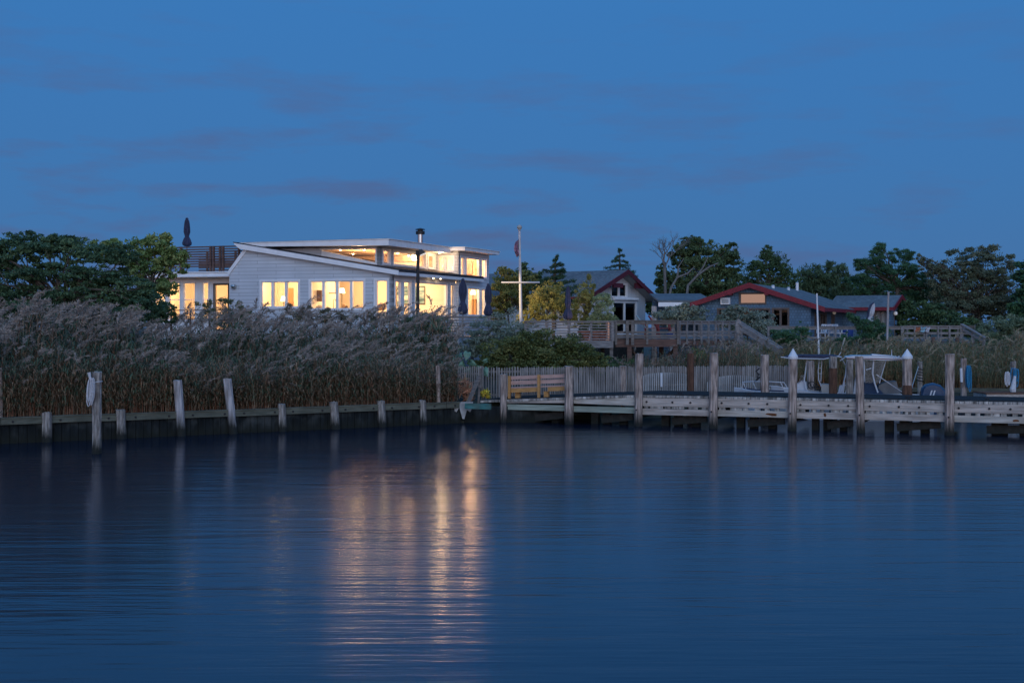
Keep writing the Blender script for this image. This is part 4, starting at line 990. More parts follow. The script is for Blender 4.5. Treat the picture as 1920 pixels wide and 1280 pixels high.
panel('picture', PR, UH, VH, 497.5, 505.5, 545, 555, 'white_board', .03, 'small framed picture on the pale wall behind the left window group', 'picture', 'walnut')
panel('interior_door', PR, UH, VH, 540, 550.5, 540, 584, 'pine_door', .04, parent=wh)
panel('wall_panel', A + UH * 1.4, UH, VH, 592, 604, 544, 565, 'walnut', .06, 'dark brown panel seen through the leftmost pane of the four', 'panel')
mb = MB(); c0 = A + UH * 1.6 + VH * 2.6; mb.box(c0, VH, UH, -2.0, 1.9, 4.25, 4.32, 0, .7); ct = mb.build('counter', 'white_trim', wh)
mb = MB(); mb.box(c0, VH, UH, -1.95, 1.85, 3.2, 4.25, .05, .65); mb.build('cabinet', 'interior_plaster', ct)
kp = on_plane(A + UH * 2, UH, 629, 549.5); mb = MB(); mb.box(kp, VH, UH, -.40, .40, kp.z - .03, kp.z + .02, -.03, .03); mb.tube([kp, (kp.x, kp.y, 6.15)], .012, 5); tag(mb.build('pendant_lamp', 'black_metal', None, kp), 'slim dark bar pendant lamp behind the four pane window', 'lamp')
f = on_plane(A + UH * 1.7, UH, 625, 578); mb = MB(); mb.tube([f, f + ZV * .42, f + ZV * .5 + VH * -.06, f + ZV * .46 + VH * -.14, f + ZV * .36 + VH * -.16], .018, 6); mb.build('tap', 'black_metal', wh)
rr = random.Random(5)
for x, y, r, h, mt in ((600, 573, .22, .16, 'tan_seat'), (645, 574, .10, .26, 'pine_door'), (650, 575, .08, .2, 'walnut'), (675, 573, .16, .1, 'walnut'), (716, 577, .25, .4, 'pine_door'), (707, 580, .1, .3, 'grey_cover')):
    q = on_plane(A + UH * 1.5, UH, x, y); mb = MB(); mb.lathe((q.x, q.y, q.z - .14), [(r * .5, 0), (r, h * .3), (r * .9, h * .8), (r * .4, h)], 10); mb.build('ornament', mt, wh)
q = A + UH * 4.9 + VH * 1.2; mb = MB(); mb.box(q, VH, UH, -.3, 1.5, 3.2, 3.65, 0, .9); mb.box(q, VH, UH, -.3, 1.5, 3.65, 4.2, .7, .95); mb.build('sofa', 'tan_seat', wh)
q = HP(4.2, .6, 3.2); mb = MB(); mb.lathe(q, [(.3, 0), (.34, .8), (.2, 1.0)], 10); mb.build('armchair', 'grey_cover', wh)
panel('cabinet', C2 + UH * 4.4, UH, VH, 889, 897, 561, 592, 'pine_door', .4, parent=wh)
panel('bookcase', C2 + UH * 4.5, UH, VH, 874, 887, 490, 514, 'tan_seat', .2, parent=wh)
panel('curtain', C2 + UH * 4.3, UH, VH, 893, 897, 486, 520, 'pine_door', .1, parent=wh)
for px, py, D, lab in ((641, 545, 76.0, 'glowing lampshade behind the third pane of the four pane window'), (887, 548, 82.6, 'glowing lampshade behind the lower right window by the corner parasol'), (532, 560, 76.2, 'small glowing lampshade behind the middle pane of the left window group')):
    c = W(px, py, D); t = thing('table_lamp', lab, 'lamp', Vector((c.x, c.y, 3.2)), 'table lamps glowing inside the white house')
    mb = MB(); mb.lathe(c - ZV * .13, [(.17, 0), (.11, .26)], 14); mb.build('lamp_shade', 'shade_glow', t, smooth=True)
    mb = MB(); mb.lathe((c.x, c.y, 3.2), [(.14, 0), (.02, .05), (.02, c.z - .15 - 3.2)], 10); mb.build('stand', 'black_metal', t)
for base, u, v, z, p in ((A, 2.2, 1.5, 5.7, 150), (A, 2.8, 3.7, 5.7, 150), (A, 5.4, 1.6, 5.7, 270), (A, 5.2, 4.2, 5.7, 150), (A, 1.6, 7.4, 5.7, 190), (C2, 2.2, 1.6, 5.6, 300), (C2, 3.1, .55, 7.45, 120), (C2, 1.6, 1.9, 7.4, 130), (C2, 3.6, 2.6, 7.3, 110), (Bc, 1.3, 1.9, 7.2, 170), (Bc, 3.4, 1.6, 7.2, 150), (Bc, 5.8, 1.8, 7.2, 160), (Bc, 2, 5, 7.2, 120), (LA, 1.9, 1.0, 5.7, 150), (LA, 1.9, 4.6, 5.7, 130)):
    lamp('room_lamp', base + UH * u + VH * v + ZV * z, p, (1, .64, .31) if z < 6.5 else (1, .55, .25), .34 if z < 6.5 else (.2 if base is C2 else .09))
# soffit downlights under the lower and upper eaves
for u in (4.6, 5.6):
    mb = MB(); c = HP(u, -.28, 6.205); mb.lathe(c - ZV * .03, [(.04, 0), (.04, .025)], 10); mb.build('eave_light', 'eave_face', wh)
    lamp('eave_lamp', HP(u, -.30, 6.1), 14, radius=.06, kind='SPOT', aim=HP(u, -.9, 3.2), spot=2.4)
c = HP(7.3, .55, 7.74); mb = MB(); mb.lathe(c - ZV * .03, [(.05, 0), (.05, .025)], 10); mb.build('eave_light', 'eave_face', wh)
lamp('eave_lamp', HP(7.2, .35, 7.5), 60, (1, .66, .34), .22)

# ------------------------------------------------------------------ roof deck rail with parasol, annex rail
def slat_rail(name, label, cat, P, Q, zb, zt, n, sw, mat, posts, pw=.1, zp=None, cap=False, group=None, o=None, gap0=.0):
    P = Vector(P); Q = Vector(Q); d = (Q - P); Lr = d.length; d.normalize(); o = o or Vector((-d.y, d.x, 0))
    t = thing(name, label, cat, Vector((P.x, P.y, zb)), group)
    mb = MB()
    for k in range(n):
        z = zb + gap0 + (zt - zb - gap0 - sw) * k / max(1, n - 1); mb.box(P, d, o, 0, Lr, z, z + sw, -.035, 0)
    mb.build('slats', mat, t)
    for s in posts:
        mb = MB(); mb.box(P, d, o, Lr * s - pw / 2, Lr * s + pw / 2, zp if zp is not None else zb, zt + .0, .003, pw); mb.build('post', mat, t)
    if cap:
        mb = MB(); mb.box(P, d, o, -.05, Lr + .05, zt + .003, zt + .045, -.06, .12); mb.build('top_rail', mat, t)
    return t
R0 = HP(1.0, 9.05); 
slat_rail('roof_rail', 'dark slatted railing along the front of the roof deck', 'railing', R0, R0 + VH * 5.6, 6.85, 8.0, 9, .075, 'cedar_slat', (.13, .31, .345, .42, .455, .8), .11, 6.55)
R1 = HP(6.0, 9.2)
slat_rail('roof_rail', 'dark slatted railing at the back of the roof deck, seen through the front one', 'railing', R1, R1 + VH * 6.5, 6.85, 8.05, 8, .08, 'cedar_slat', (.1, .35, .6, .9), .11, 6.55)
P = W(430, 585, 73.6); Q = W(322, 585, 76.0)
slat_rail('porch_rail', 'thin dark porch railing in front of the glazed annex', 'railing', (P.x, P.y, 0), (Q.x, Q.y, 0), 3.95, 4.45, 3, .05, 'cedar_slat', (0, .33, .66, 1), .07, 3.2)
def parasol(name, label, cat, px, ytop, ybot, D, rpx, mat='navy_canvas', group=None, waist=.62, zfoot=None, pole='grey_rail', belly=1.0, flare=.95):
    zt, zb = ZW(ytop, D), ZW(ybot, D); h = zt - zb; r = rpx * MPP(D)
    t = thing(name, label, cat, Vector((XW(px, D), D, zfoot if zfoot is not None else zb)), group)
    mb = MB(); n = 18; prof = [(.02, 1.0), (.26, .985), (.34, .93), (.30, .925), (.42, .90), (.60 * belly, .78), (.70 * belly, .62), (.66, .50), (.40, .345), (.72, .24), (flare, .12), (flare * .92, .05), (.45, 0)]
    prof = [(q[0] * r, q[1] * h) for q in prof][::-1]
    vs = []; fs = []; c = Vector((XW(px, D), D, zb))
    for i, (rr_, z) in enumerate(prof):
        for k in range(n):
            a = 2 * math.pi * k / n; f = 1 + (.13 if k % 2 else -.10) * (1 if rr_ > .3 * r else 0); vs.append(c + Vector((rr_ * f * math.cos(a), rr_ * f * math.sin(a), z)))
    for i in range(len(prof) - 1):
        for k in range(n): fs.append((i * n + k, i * n + (k + 1) % n, (i + 1) * n + (k + 1) % n, (i + 1) * n + k))
    fs += [tuple(range(n - 1, -1, -1)), tuple((len(prof) - 1) * n + k for k in range(n))]
    mb.add(vs, fs); mb.build('canopy', mat, t)
    mb = MB(); mb.tube([(c.x, c.y, zfoot if zfoot is not None else zb - .5), (c.x, c.y, zb + h * .5)], .025, 7); mb.build('pole', pole, t)
    mb = MB(); mb.lathe((c.x, c.y, zb + h * .335), [(r * .46, 0), (r * .49, .02), (r * .46, .05)], 14); mb.build('tie', mat, t)
    return t
G = 'closed parasols around the white house'
parasol('parasol', 'closed navy parasol standing on the roof deck', 'parasol', 350.5, 408, 462, 78.5, 8.5, group=G, zfoot=6.56, belly=.9)
parasol('parasol', 'closed navy parasol tied at the waist in front of the big lit window', 'parasol', 868, 521.5, 589, 67.0, 9.5, group=G, zfoot=3.0, belly=1.1)
parasol('parasol', 'closed navy parasol at the right corner of the white house', 'parasol', 915.5, 531, 592, 72.5, 8.5, group=G, zfoot=3.0, belly=1.05)
parasol('parasol', 'closed navy parasol above the slatted deck with flower pots', 'parasol', 1065, 536.5, 599, 65.5, 8.8, group=G, zfoot=2.95, belly=.75)

# ------------------------------------------------------------------ decks in front of the houses
hd = thing('wooden_deck', 'timber deck with grey horizontal slat railings below the white house', 'deck', Vector((1.5, 64, 2.9)))
def run(parent, P, Q, zb, zt, n, sw, mat, step, th=.03, pw=.09, zp=None, cap=True, name='railing'):
    P = Vector((P[0], P[1], 0)); Q = Vector((Q[0], Q[1], 0)); d = Q - P; Lr = d.length; d.normalize(); o = Vector((-d.y, d.x, 0)); mb = MB()
    for k in range(n):
        z = zb + (zt - zb - sw) * k / max(1, n - 1); mb.box(P, d, o, 0, Lr, z, z + sw, -th, 0)
    r = mb.build(name, mat, parent)
    m = max(1, round(Lr / step))
    for k in range(m + 1):
        mb = MB(); s = Lr * k / m; mb.box(P, d, o, s - pw / 2, s + pw / 2, zp if zp is not None else zb - .1, zt, .003, pw); mb.build('post', mat, r)
    if cap: mb = MB(); mb.box(P, d, o, -.06, Lr + .06, zt + .003, zt + .045, -.07, .13); mb.build('top_rail', mat, r)
    return r
pa, pb = W(800, 600, 66), W(935, 600, 66.5)
run(hd, pa, pb, 3.30, 4.0, 6, .055, 'pale_rail', 1.5, zp=2.9)
pc, pd = W(985, 600, 62.6), W(1150, 600, 62.0)
run(hd, pc, pd, 2.98, 3.76, 7, .045, 'pale_rail', .95, zp=2.9)
pe = W(1138, 600, 68)
run(hd, pd, pe, 2.98, 3.76, 7, .05, 'pale_rail', .95, zp=2.9)
mb = MB(); mb.prism([Vector((pc.x, pc.y, 2.6)), Vector((pd.x, pd.y, 2.6)), Vector((pd.x, pd.y, 2.92)), Vector((pc.x, pc.y, 2.92))], (0, .06, 0)); mb.prism([Vector((pd.x, pd.y, 2.6)), Vector((pe.x, pe.y, 2.6)), Vector((pe.x, pe.y, 2.92)), Vector((pd.x, pd.y, 2.92))], (-.06, 0, 0)); build_each(mb, 'fascia', 'pale_rail', hd)
mb = MB(); mb.prism([Vector((pc.x - 1, pc.y + .1, 2.88)), Vector((pd.x - .1, pd.y + .1, 2.88)), Vector((pe.x - .1, 71, 2.88)), Vector((-1.0, 71, 2.88))], ZV * .05); mb.prism([Vector((pa.x - 3, 66.2, 3.0)), Vector((pb.x, 66.7, 3.0)), Vector((.5, 84, 3.0)), Vector((-9, 69, 3.0))], ZV * .05); build_each(mb, 'deck_floor', 'grey_rail', hd)
mb = MB()
for x, y in ((pd.x - .15, pd.y + .15), (pc.x + 1.2, pc.y + .15), (pd.x - .3, 66), (2, 66), (-2, 67)): mb.box((x, y), (1, 0, 0), (0, 1, 0), 0, .15, .8, 2.9, 0, .15)
build_each(mb, 'support_post', 'grey_rail', hd)
# terracotta pots and deck glow
for px, w_, h, lab in ((1095, .30, .42, 'widest terracotta pot behind the deck slats'), (1117, .24, .40, 'middle terracotta pot behind the deck slats'), (1130, .2, .42, 'rightmost slim terracotta pot behind the deck slats')):
    c = Vector((XW(px, 63.4), 63.4, 2.93)); t = thing('plant_pot', lab, 'pot', c, 'terracotta pots on the deck')
    mb = MB(); mb.lathe(c, [(w_ * .66, 0), (w_ * .92, h * .8), (w_, h * .82), (w_, h), (w_ * .85, h), (w_ * .8, h * .9)], 16); mb.build('pot', 'terracotta', t, smooth=True)
    V, Fq, C = leaf_arrays(np.random.default_rng(int(px)), [np.array([c.x, c.y, c.z + h + .14, w_ * .9, w_ * .9, .22])], 260, .12, .4, [(.05, .08, .02), (.12, .13, .04)]); raw('plant', V, Fq, C, 'foliage', t)
c = Vector((XW(1075, 63.6), 63.6, 2.93)); t = thing('side_table', 'low pale table behind the slats left of the pots', 'table', c)
mb = MB(); mb.box(c, (1, 0, 0), (0, 1, 0), -.9, .9, 3.38, 3.42, 0, .6); mb.build('tabletop', 'white_plastic', t)
for x, y in ((-.8, .05), (.8, .05), (-.8, .55), (.8, .55)): mb = MB(); mb.tube([c + Vector((x, y, 0)), c + Vector((x, y, .45))], .03, 6); mb.build('leg', 'white_plastic', t)
# the middle house's deck
md = thing('wooden_deck', 'raised weathered deck with board rails and steps before the gabled houses', 'deck', Vector((6.5, 64, 3.0)))
qa, qb, qc, qd_ = W(1154, 600, 62.4), W(1270, 600, 63.2), W(1272, 600, 63.4), W(1378, 600, 67.5)
mb = MB(); mb.prism([Vector((qa.x, qa.y, 3.0)), Vector((qb.x, qb.y, 3.0)), Vector((qb.x + 1, 84, 3.0)), Vector((qa.x, 84, 3.0))], ZV * .05); mb.prism([Vector((qc.x, qc.y, 2.94)), Vector((qd_.x, qd_.y, 2.94)), Vector((qd_.x + 1.5, 78, 2.94)), Vector((qc.x + 1, 76, 2.94))], ZV * .05); build_each(mb, 'deck_floor', 'grey_rail', md)
mb = MB(); mb.beam((qa.x, qa.y, 2.80), (qb.x, qb.y, 2.80), .08, .34); mb.beam((qc.x, qc.y + .05, 2.78), (qd_.x, qd_.y + .05, 2.78), .08, .24); build_each(mb, 'fascia', 'cedar_slat', md)
def rail2(P, Q, zt, mat, step, zl=(.1, .26), pw=.1, zb=2.98, tw=.14):
    P = Vector((P.x, P.y, 0)); Q = Vector((Q.x, Q.y, 0)); d = Q - P; Lr = d.length; d.normalize(); o = Vector((-d.y, d.x, 0)); mb = MB()
    mb.box(P, d, o, 0, Lr, zt - .14, zt - .002, -.03, .0)
    for q in zl: mb.box(P, d, o, 0, Lr, zb + q, zb + q + .1, -.03, 0)
    r = mb.build('railing', mat, md)
    mb = MB(); mb.box(P, d, o, -.05, Lr + .05, zt, zt + .04, -.09, .12); mb.build('top_rail', mat, r)
    m = max(1, round(Lr / step))
    for k in range(m + 1): mb = MB(); s = Lr * k / m; mb.box(P, d, o, s - pw / 2, s + pw / 2, zb - .25, zt - .003, -.09, -.032); mb.build('post', mat, r)
rail2(qa, qb, 3.80, 'grey_rail', 1.55)
rail2(W(1176, 600, 62.3), W(1186, 600, 62.3), 3.78, 'grey_rail', .2, pw=.13)
rail2(qc, qd_, 3.78, 'pale_rail', .62, pw=.09)
rail2(W(1272, 600, 69), W(1380, 600, 72), 3.8, 'grey_rail', 1.6)
mb = MB()
for px, D in ((1180, 62.6), (1266, 63.3), (1320, 66), (1375, 68), (1180, 67), (1240, 67)): mb.cube(W(px, 645, D) * 1.0 - ZV * .9, .2, .2, 2.2)
mb.beam(W(1184, 655, 63), W(1205, 685, 65), .08, .12); mb.beam(W(1268, 650, 63.6), W(1235, 690, 65), .08, .12); mb.beam(W(1232, 695, 64), W(1258, 660, 64), .1, .14)
build_each(mb, 'support_post', 'cedar_slat', md)
def stairs(P, Q, dn, wdt, mat, n=7, zt=.85, name='steps'):
    """flight from P down to Q, wdt wide towards dn"""
    P = Vector(P); Q = Vector(Q); dn = Vector(dn); mb = MB()
    for o in (0, wdt): mb.beam(P + dn * o, Q + dn * o, .06, .26)
    for k in range(n):
        c = P.lerp(Q, (k + .5) / n); mb.beam(c + dn * .03, c + dn * (wdt - .03), .26, .05)
    r = mb.build(name, mat, md)
    mb = MB()
    for o in (0, wdt):
        mb.beam(P + dn * o + ZV * zt, Q + dn * o + ZV * zt, .12, .07); mb.beam(P + dn * o + ZV * zt * .72, Q + dn * o + ZV * zt * .72, .04, .12)
        for u in (.02, .5, .97): c = P.lerp(Q, u) + dn * o; mb.box(c, (1, 0, 0), (0, 1, 0), -.05, .05, c.z - .2, c.z + zt - .06, .04, .1)
    mb.build('handrail', mat, r)
stairs(W(1382, 637, 66.5), W(1462, 688, 65.0), (.3, .95, 0), 1.25, 'pale_rail', 8)
c = W(1385, 612, 66.4); mb = MB(); mb.prism([c + Vector((.15 * math.cos(a) * 1.0, 0, .36 * math.sin(a))) for a in np.linspace(0, 2 * math.pi, 16)[:-1]], (0, .04, 0)); mb.box(c, (1, 0, 0), (0, 1, 0), -.05, .05, 2.6, c.z - .25, .045, .1); mb.build('oval_post', 'pale_rail', md)
# deck of the blue house on the right
rd = md = thing('wooden_deck', 'long low deck with board rails in front of the blue shingled house', 'deck', Vector((17.5, 73, 2.75)))
ra, rb, rc, re_ = W(1440, 612, 72.5), W(1690, 612, 73.5), W(1692, 612, 74), W(1800, 612, 75.5)
rail2(ra, rb, 3.52, 'pale_rail', 1.75, zl=(.12,), zb=2.78); rail2(rc, re_, 3.54, 'pale_rail', .85, zl=(.1, .36), zb=2.78)
rail2(W(1700, 612, 79), W(1826, 612, 80), 3.56, 'grey_rail', 1.2, zl=(.3,), zb=2.78)
mb = MB(); mb.prism([Vector((ra.x - 1, ra.y, 2.72)), Vector((re_.x, re_.y, 2.72)), Vector((re_.x + 1, 86, 2.72)), Vector((ra.x, 80, 2.72))], ZV * .05); mb.build('deck_floor', 'grey_rail', rd)
mb = MB(); mb.beam((ra.x - 1, ra.y - .02, 2.55), (rb.x, rb.y - .02, 2.55), .06, .26); mb.beam((rc.x, rc.y - .02, 2.55), (re_.x, re_.y - .02, 2.55), .06, .24); build_each(mb, 'fascia', 'grey_rail', rd)
mb = MB()
for px in (1450, 1530, 1610, 1690, 1750, 1795): mb.cube(W(px, 660, 74.2), .16, .16, 1.6)
build_each(mb, 'support_post', 'cedar_slat', rd)
stairs(W(1802, 637, 75.5), W(1846, 663, 74.0), (.35, .93, 0), 1.4, 'pale_rail', 6)

# ------------------------------------------------------------------ red trimmed house in the middle
def gable_house(name, label, G0, gd, rdv, w_, t0, zE0, zPk, zE1, length, wallmat, inset=.55, over=.0, trim='red_trim', roofmat='grey_roof', zbase=1.0, th=.17):
    G0 = Vector(G0); gd = Vector(gd).normalized(); rdv = Vector(rdv).normalized()
    t = thing(name, label, 'house', G0 + ZV * GZ)
    pr = lambda s, z, r: G0 + gd * s + rdv * r + ZV * z
    nL = th
    r_ = MB(); r_.prism([pr(0, zE0 + .004, .05), pr(t0, zPk + .004, .05), pr(t0, zPk + nL, .05), pr(0 - .03, zE0 + nL, .05)], rdv * length)
    r_.prism([pr(w_, zE1 + .004, .05), pr(t0 + .001, zPk + .004, .05), pr(t0 + .001, zPk + nL, .05), pr(w_ + .03, zE1 + nL, .05)], rdv * length)
    ro = r_.build('roof', roofmat, t)
    m = MB()       # red barge boards and eave boards
    m.prism([pr(-.06, zE0 - .10, -.02), pr(t0, zPk - .10, -.02), pr(t0, zPk + nL + .03, -.02), pr(-.06, zE0 + nL + .02, -.02)], rdv * .06)
    m.prism([pr(w_ + .06, zE1 - .10, -.02), pr(t0 + .001, zPk - .10, -.02), pr(t0 + .001, zPk + nL + .03, -.02), pr(w_ + .06, zE1 + nL + .02, -.02)], rdv * .06)
    m.box(pr(0, 0, 0), rdv, -gd, .05, length, zE0 - .06, zE0 + nL - .02, .035, .07); m.box(pr(w_, 0, 0), rdv, gd, .05, length, zE1 - .06, zE1 + nL - .02, .035, .07)
    m.build('barge_board', trim, ro)
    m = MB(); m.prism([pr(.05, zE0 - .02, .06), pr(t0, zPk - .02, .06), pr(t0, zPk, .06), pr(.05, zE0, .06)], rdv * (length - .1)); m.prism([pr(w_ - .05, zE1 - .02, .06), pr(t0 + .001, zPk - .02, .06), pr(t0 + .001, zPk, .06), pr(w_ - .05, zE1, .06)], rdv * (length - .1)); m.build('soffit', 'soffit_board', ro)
    return t, pr
gd, rv = Vector((.6, .8, 0)), Vector((-.8, .6, 0))
mh, pr = gable_house('gabled_house', 'grey roofed house with dark red trim and a white gable end', (4.68, 84, 0), gd, rv, 8.18, 4.48, 5.19, 6.94, 5.17, 11.9, 'white_board', trim='dark_red_trim')
wi = .75; GP = pr(0, 0, wi)
def ztm(s): return 5.19 + (6.92 - 5.19) * s / 4.48 if s < 4.48 else 6.92 - (6.92 - 5.17) * (s - 4.48) / 3.7
ow = -rv
def gz(px, py): return onw(GP, gd, px, py)
w1 = (gz(1146, 0)[0], gz(1160.5, 0)[0], gz(1150, 556)[1], gz(1150, 536)[1]); w2 = (gz(1161.5, 0)[0], gz(1175, 0)[0], gz(1168, 556)[1], gz(1168, 533)[1]); d1 = (gz(1150, 0)[0], gz(1193, 0)[0], 3.05, gz(1170, 567)[1])
sr = gz(1210, 0)[0]
mb = MB(); wall(mb, GP, gd, ow, .5, sr, 2.8, lambda s: ztm(s) - .03, [w1, w2, d1], cuts=(4.48,)); mb.build('gable_wall', 'white_board', mh)
window(mh, GP, gd, ow, *w1, pane='dark_glass', case=.05); window(mh, GP, gd, ow, *w2, pane='dark_glass', case=.05)
window(mh, GP, gd, ow, *d1, mull=[((d1[0] + d1[1]) / 2, .12)], pane='dark_glass', case=.08, name='door')
mb = MB(); a = pr(d1[0] - .1, d1[3] + .22, wi - .12); mb.tube([a, a + gd * (d1[1] - d1[0] + .1)], .1, 8); mb.build('awning_roll', 'white_trim', mh)
mb = MB(); mb.box(pr(0, 0, .1), gd, -rv, gz(1176, 0)[0], gz(1193, 0)[0], ZW(540, 88), ZW(530, 88), -.12, 0); mb.box(pr(0, 0, .1), gd, -rv, 2.9, 4.0, ZW(540, 88), ZW(532, 88), -.12, 0); build_each(mb, 'red_beam', 'dark_red_trim', mh)
mb = MB(); mb.box(pr(.5, 0, 0), rv, -gd, wi + .18, 11.4, 2.8, 5.15, -.2, 0); mb.box(pr(sr, 0, 0), rv, gd, wi + .18, 11.4, 2.8, 5.15, -.2, 0); build_each(mb, 'side_wall', 'white_board', mh)
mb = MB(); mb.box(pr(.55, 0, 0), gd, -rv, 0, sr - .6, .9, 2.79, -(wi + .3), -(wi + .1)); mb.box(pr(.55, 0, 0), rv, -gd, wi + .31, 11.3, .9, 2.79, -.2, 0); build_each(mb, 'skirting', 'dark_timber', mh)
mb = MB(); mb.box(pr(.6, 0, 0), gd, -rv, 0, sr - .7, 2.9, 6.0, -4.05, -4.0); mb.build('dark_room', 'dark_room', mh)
# low linking roof between the two houses
lk = thing('breezeway', 'low flat roofed link with white posts between the two red trimmed houses', 'shelter', Vector((8.8, 83, GZ)))
xa, xb = XW(1233, 83), XW(1335, 83)
mb = MB(); mb.add([(xa, 82.6, 4.98), (xb, 82.6, 4.98), (xb, 88, 5.5), (xa, 88, 5.5), (xa, 82.6, 5.1), (xb, 82.6, 5.1), (xb, 88, 5.62), (xa, 88, 5.62)], [(0, 1, 2, 3), (7, 6, 5, 4), (0, 4, 5, 1), (1, 5, 6, 2), (2, 6, 7, 3), (3, 7, 4, 0)]); mb.build('roof', 'grey_roof', lk)
mb = MB(); mb.box((xa, 82.5), (1, 0, 0), (0, 1, 0), 0, 1.6, 4.72, 4.97, 0, .1); mb.build('fascia', 'white_trim', lk)
for px in (1227, 1262): mb = MB(); mb.box((XW(px, 82.7), 82.7), (1, 0, 0), (0, 1, 0), -.14, .14, 1.1, 4.75, .1, .35); mb.build('post', 'pile_pale', lk)
mb = MB(); mb.box((xa, 86), (1, 0, 0), (0, 1, 0), 0, xb - xa, 1.1, 5.2, 0, .15); mb.build('back_wall', 'blue_shingle', lk)

# ------------------------------------------------------------------ blue shingled house on the right
gd, rv = Vector((.93, -.37, 0)).normalized(), Vector((.37, .93, 0)).normalized()
G1_ = Vector((13.69, 80, 0)) - gd * 3.62
bhs, pr = gable_house('gabled_house', 'blue grey shingled house with bright red barge boards and a pink reflecting window', G1_, gd, rv, 7.87, 3.62, 4.68, 5.87, 4.45, 17, 'blue_shingle', inset=.5)
shingle('blue_shingle_gable', gd, (.115, .19, .275), (.05, .08, .11), .165, .17, .2)
shingle('blue_shingle_side', rv, (.115, .19, .275), (.05, .08, .11), .165, .17, .2)
GP = pr(0, 0, .5); ow = -rv
def gz(px, py): return onw(GP, gd, px, py)
def ztb(s): return (4.68 + (5.87 - 4.68) * s / 3.62 if s < 3.62 else 5.87 - (5.87 - 4.45) * (s - 3.62) / 4.25) - .03
hw = []
def hole(a, b, y0, y1): return (gz(a, 0)[0], gz(b, 0)[0], gz((a + b) / 2, y1)[1], gz((a + b) / 2, y0)[1])
up = hole(1387, 1435.5, 550, 569); lows = [hole(1347, 1381, 580, 611), hole(1386, 1442, 580, 611), hole(1449.5, 1477.5, 579.5, 611)]
s1_ = gz(1520, 0)[0]
mb = MB(); wall(mb, GP, gd, ow, .55, s1_, 1.0, ztb, [up] + lows, cuts=(3.62,)); mb.build('gable_wall', 'blue_shingle_gable', bhs)
window(bhs, GP, gd, ow, *up, pane='mirror_glass', case=.05, frame='brown_frame')
for h in lows: window(bhs, GP, gd, ow, *h, mull=[((h[0] + h[1]) / 2, .12)], pane='dark_glass', case=.08, frame='brown_frame')
mb = MB()
for px in (1371, 1440): s, z = gz(px, 547); mb.box(GP, gd, ow, s - .12, s + .12, z - .2, z + .05, .01, .5)
build_each(mb, 'bracket', 'red_trim', bhs)
s0, z1 = gz(1353, 558.5); s1, z0 = gz(1370, 570.5)
mb = MB(); mb.box(GP, gd, ow, s0, s1, z0, z1, .0, .28); ac = mb.build('air_conditioner', 'white_plastic', bhs)
mb = MB(); mb.box(GP, gd, ow, s0 + .06, s1 - .06, z0 + .06, z1 - .06, .283, .295); mb.build('grille', 'soffit_board', ac)
# side wall under the right eave, with dark sliding doors
SP = pr(s1_, 0, .5 + .18)
dh = [(1.2, 2.6, 2.8, 4.3), (3.2, 5.4, 2.8, 4.3), (7.4, 8.6, 3.3, 4.2)]
mb = MB(); wall(mb, SP, rv, gd, 0, 15.5, 1.0, 4.6, dh); mb.build('side_wall', 'blue_shingle_side', bhs)
for h in dh: window(bhs, SP, rv, gd, *h, mull=[((h[0] + h[1]) / 2, .1)], pane='dark_glass', case=.08, frame='brown_frame', name='door' if h[2] < 3 else 'window')
mb = MB(); mb.box(pr(.55, 0, .5), rv, -gd, .2, 15, 1.0, 4.6, -.2, 0); mb.build('rear_wall', 'blue_shingle_side', bhs)
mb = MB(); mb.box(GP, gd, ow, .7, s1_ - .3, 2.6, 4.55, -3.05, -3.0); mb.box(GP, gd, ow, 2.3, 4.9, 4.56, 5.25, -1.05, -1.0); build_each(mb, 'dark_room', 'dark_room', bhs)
for ds, r_, h in ((.35, 13.5, .5), (.55, 4.2, .13), (.6, 9.0, .14)):
    c = pr(3.62 + ds, 5.87 + .17 - .334 * ds, r_); mb = MB(); mb.lathe(c - ZV * .1, [(.1, 0), (.1, .1 + h), (.13, .12 + h), (.02, .16 + h)], 10); mb.build('roof_vent', 'white_plastic', bhs)
# its low wing
gd2, rv2 = Vector((.45, .89, 0)).normalized(), Vector((-.89, .45, 0)).normalized()
wg, pr2 = gable_house('house_wing', 'low side wing with red eave board and a lamp by its dark door', (24.49, 88.8, 0), gd2, rv2, 5.1, 2.55, 4.62, 5.42, 4.62, 4.3, 'blue_shingle')
shingle('blue_shingle_wing', rv2, (.115, .19, .275), (.05, .08, .11), .165, .17, .2); shingle('blue_shingle_wing_end', gd2, (.115, .19, .275), (.05, .08, .11), .165, .17, .2)
WP = pr2(.35, 0, .35)
dr = (onw(WP, gd2, 1677)[0], onw(WP, gd2, 1688)[0], 2.8, 4.35)
mb = MB(); wall(mb, WP, gd2, -rv2, 0, 4.4, 1.0, lambda s: 4.62 + .8 * (s + .35) / 2.55 - .03 if s < 2.2 else 5.42 - .8 * (s - 2.2) / 2.55 - .03, [dr], cuts=(2.2,)); mb.build('gable_wall', 'blue_shingle_wing_end', wg)
window(wg, WP, gd2, -rv2, *dr, pane='dark_glass', case=.07, name='door', frame='brown_frame')
WF = pr2(.35, 0, .35 + .18)
wf = sorted((onw(WF, rv2, 1640)[0], onw(WF, rv2, 1662.5)[0]))
wf = (wf[0], wf[1], ZW(607, 89.5), ZW(583, 89.5))
mb = MB(); wall(mb, WF, rv2, -gd2, 0, 3.9, 1.0, 4.66, [wf]); mb.build('front_wall', 'blue_shingle_wing', wg)
ww = window(wg, WF, rv2, -gd2, *wf, pane='window_glass', case=.06, frame='brown_frame', mull=[((wf[0] + wf[1]) / 2, .05)])
mb = MB(); mb.box(WF, rv2, -gd2, wf[0] - .1, wf[1] + .1, wf[2] - .1, wf[3] + .1, -.32, -.25); mb.build('curtain', 'curtain', ww)
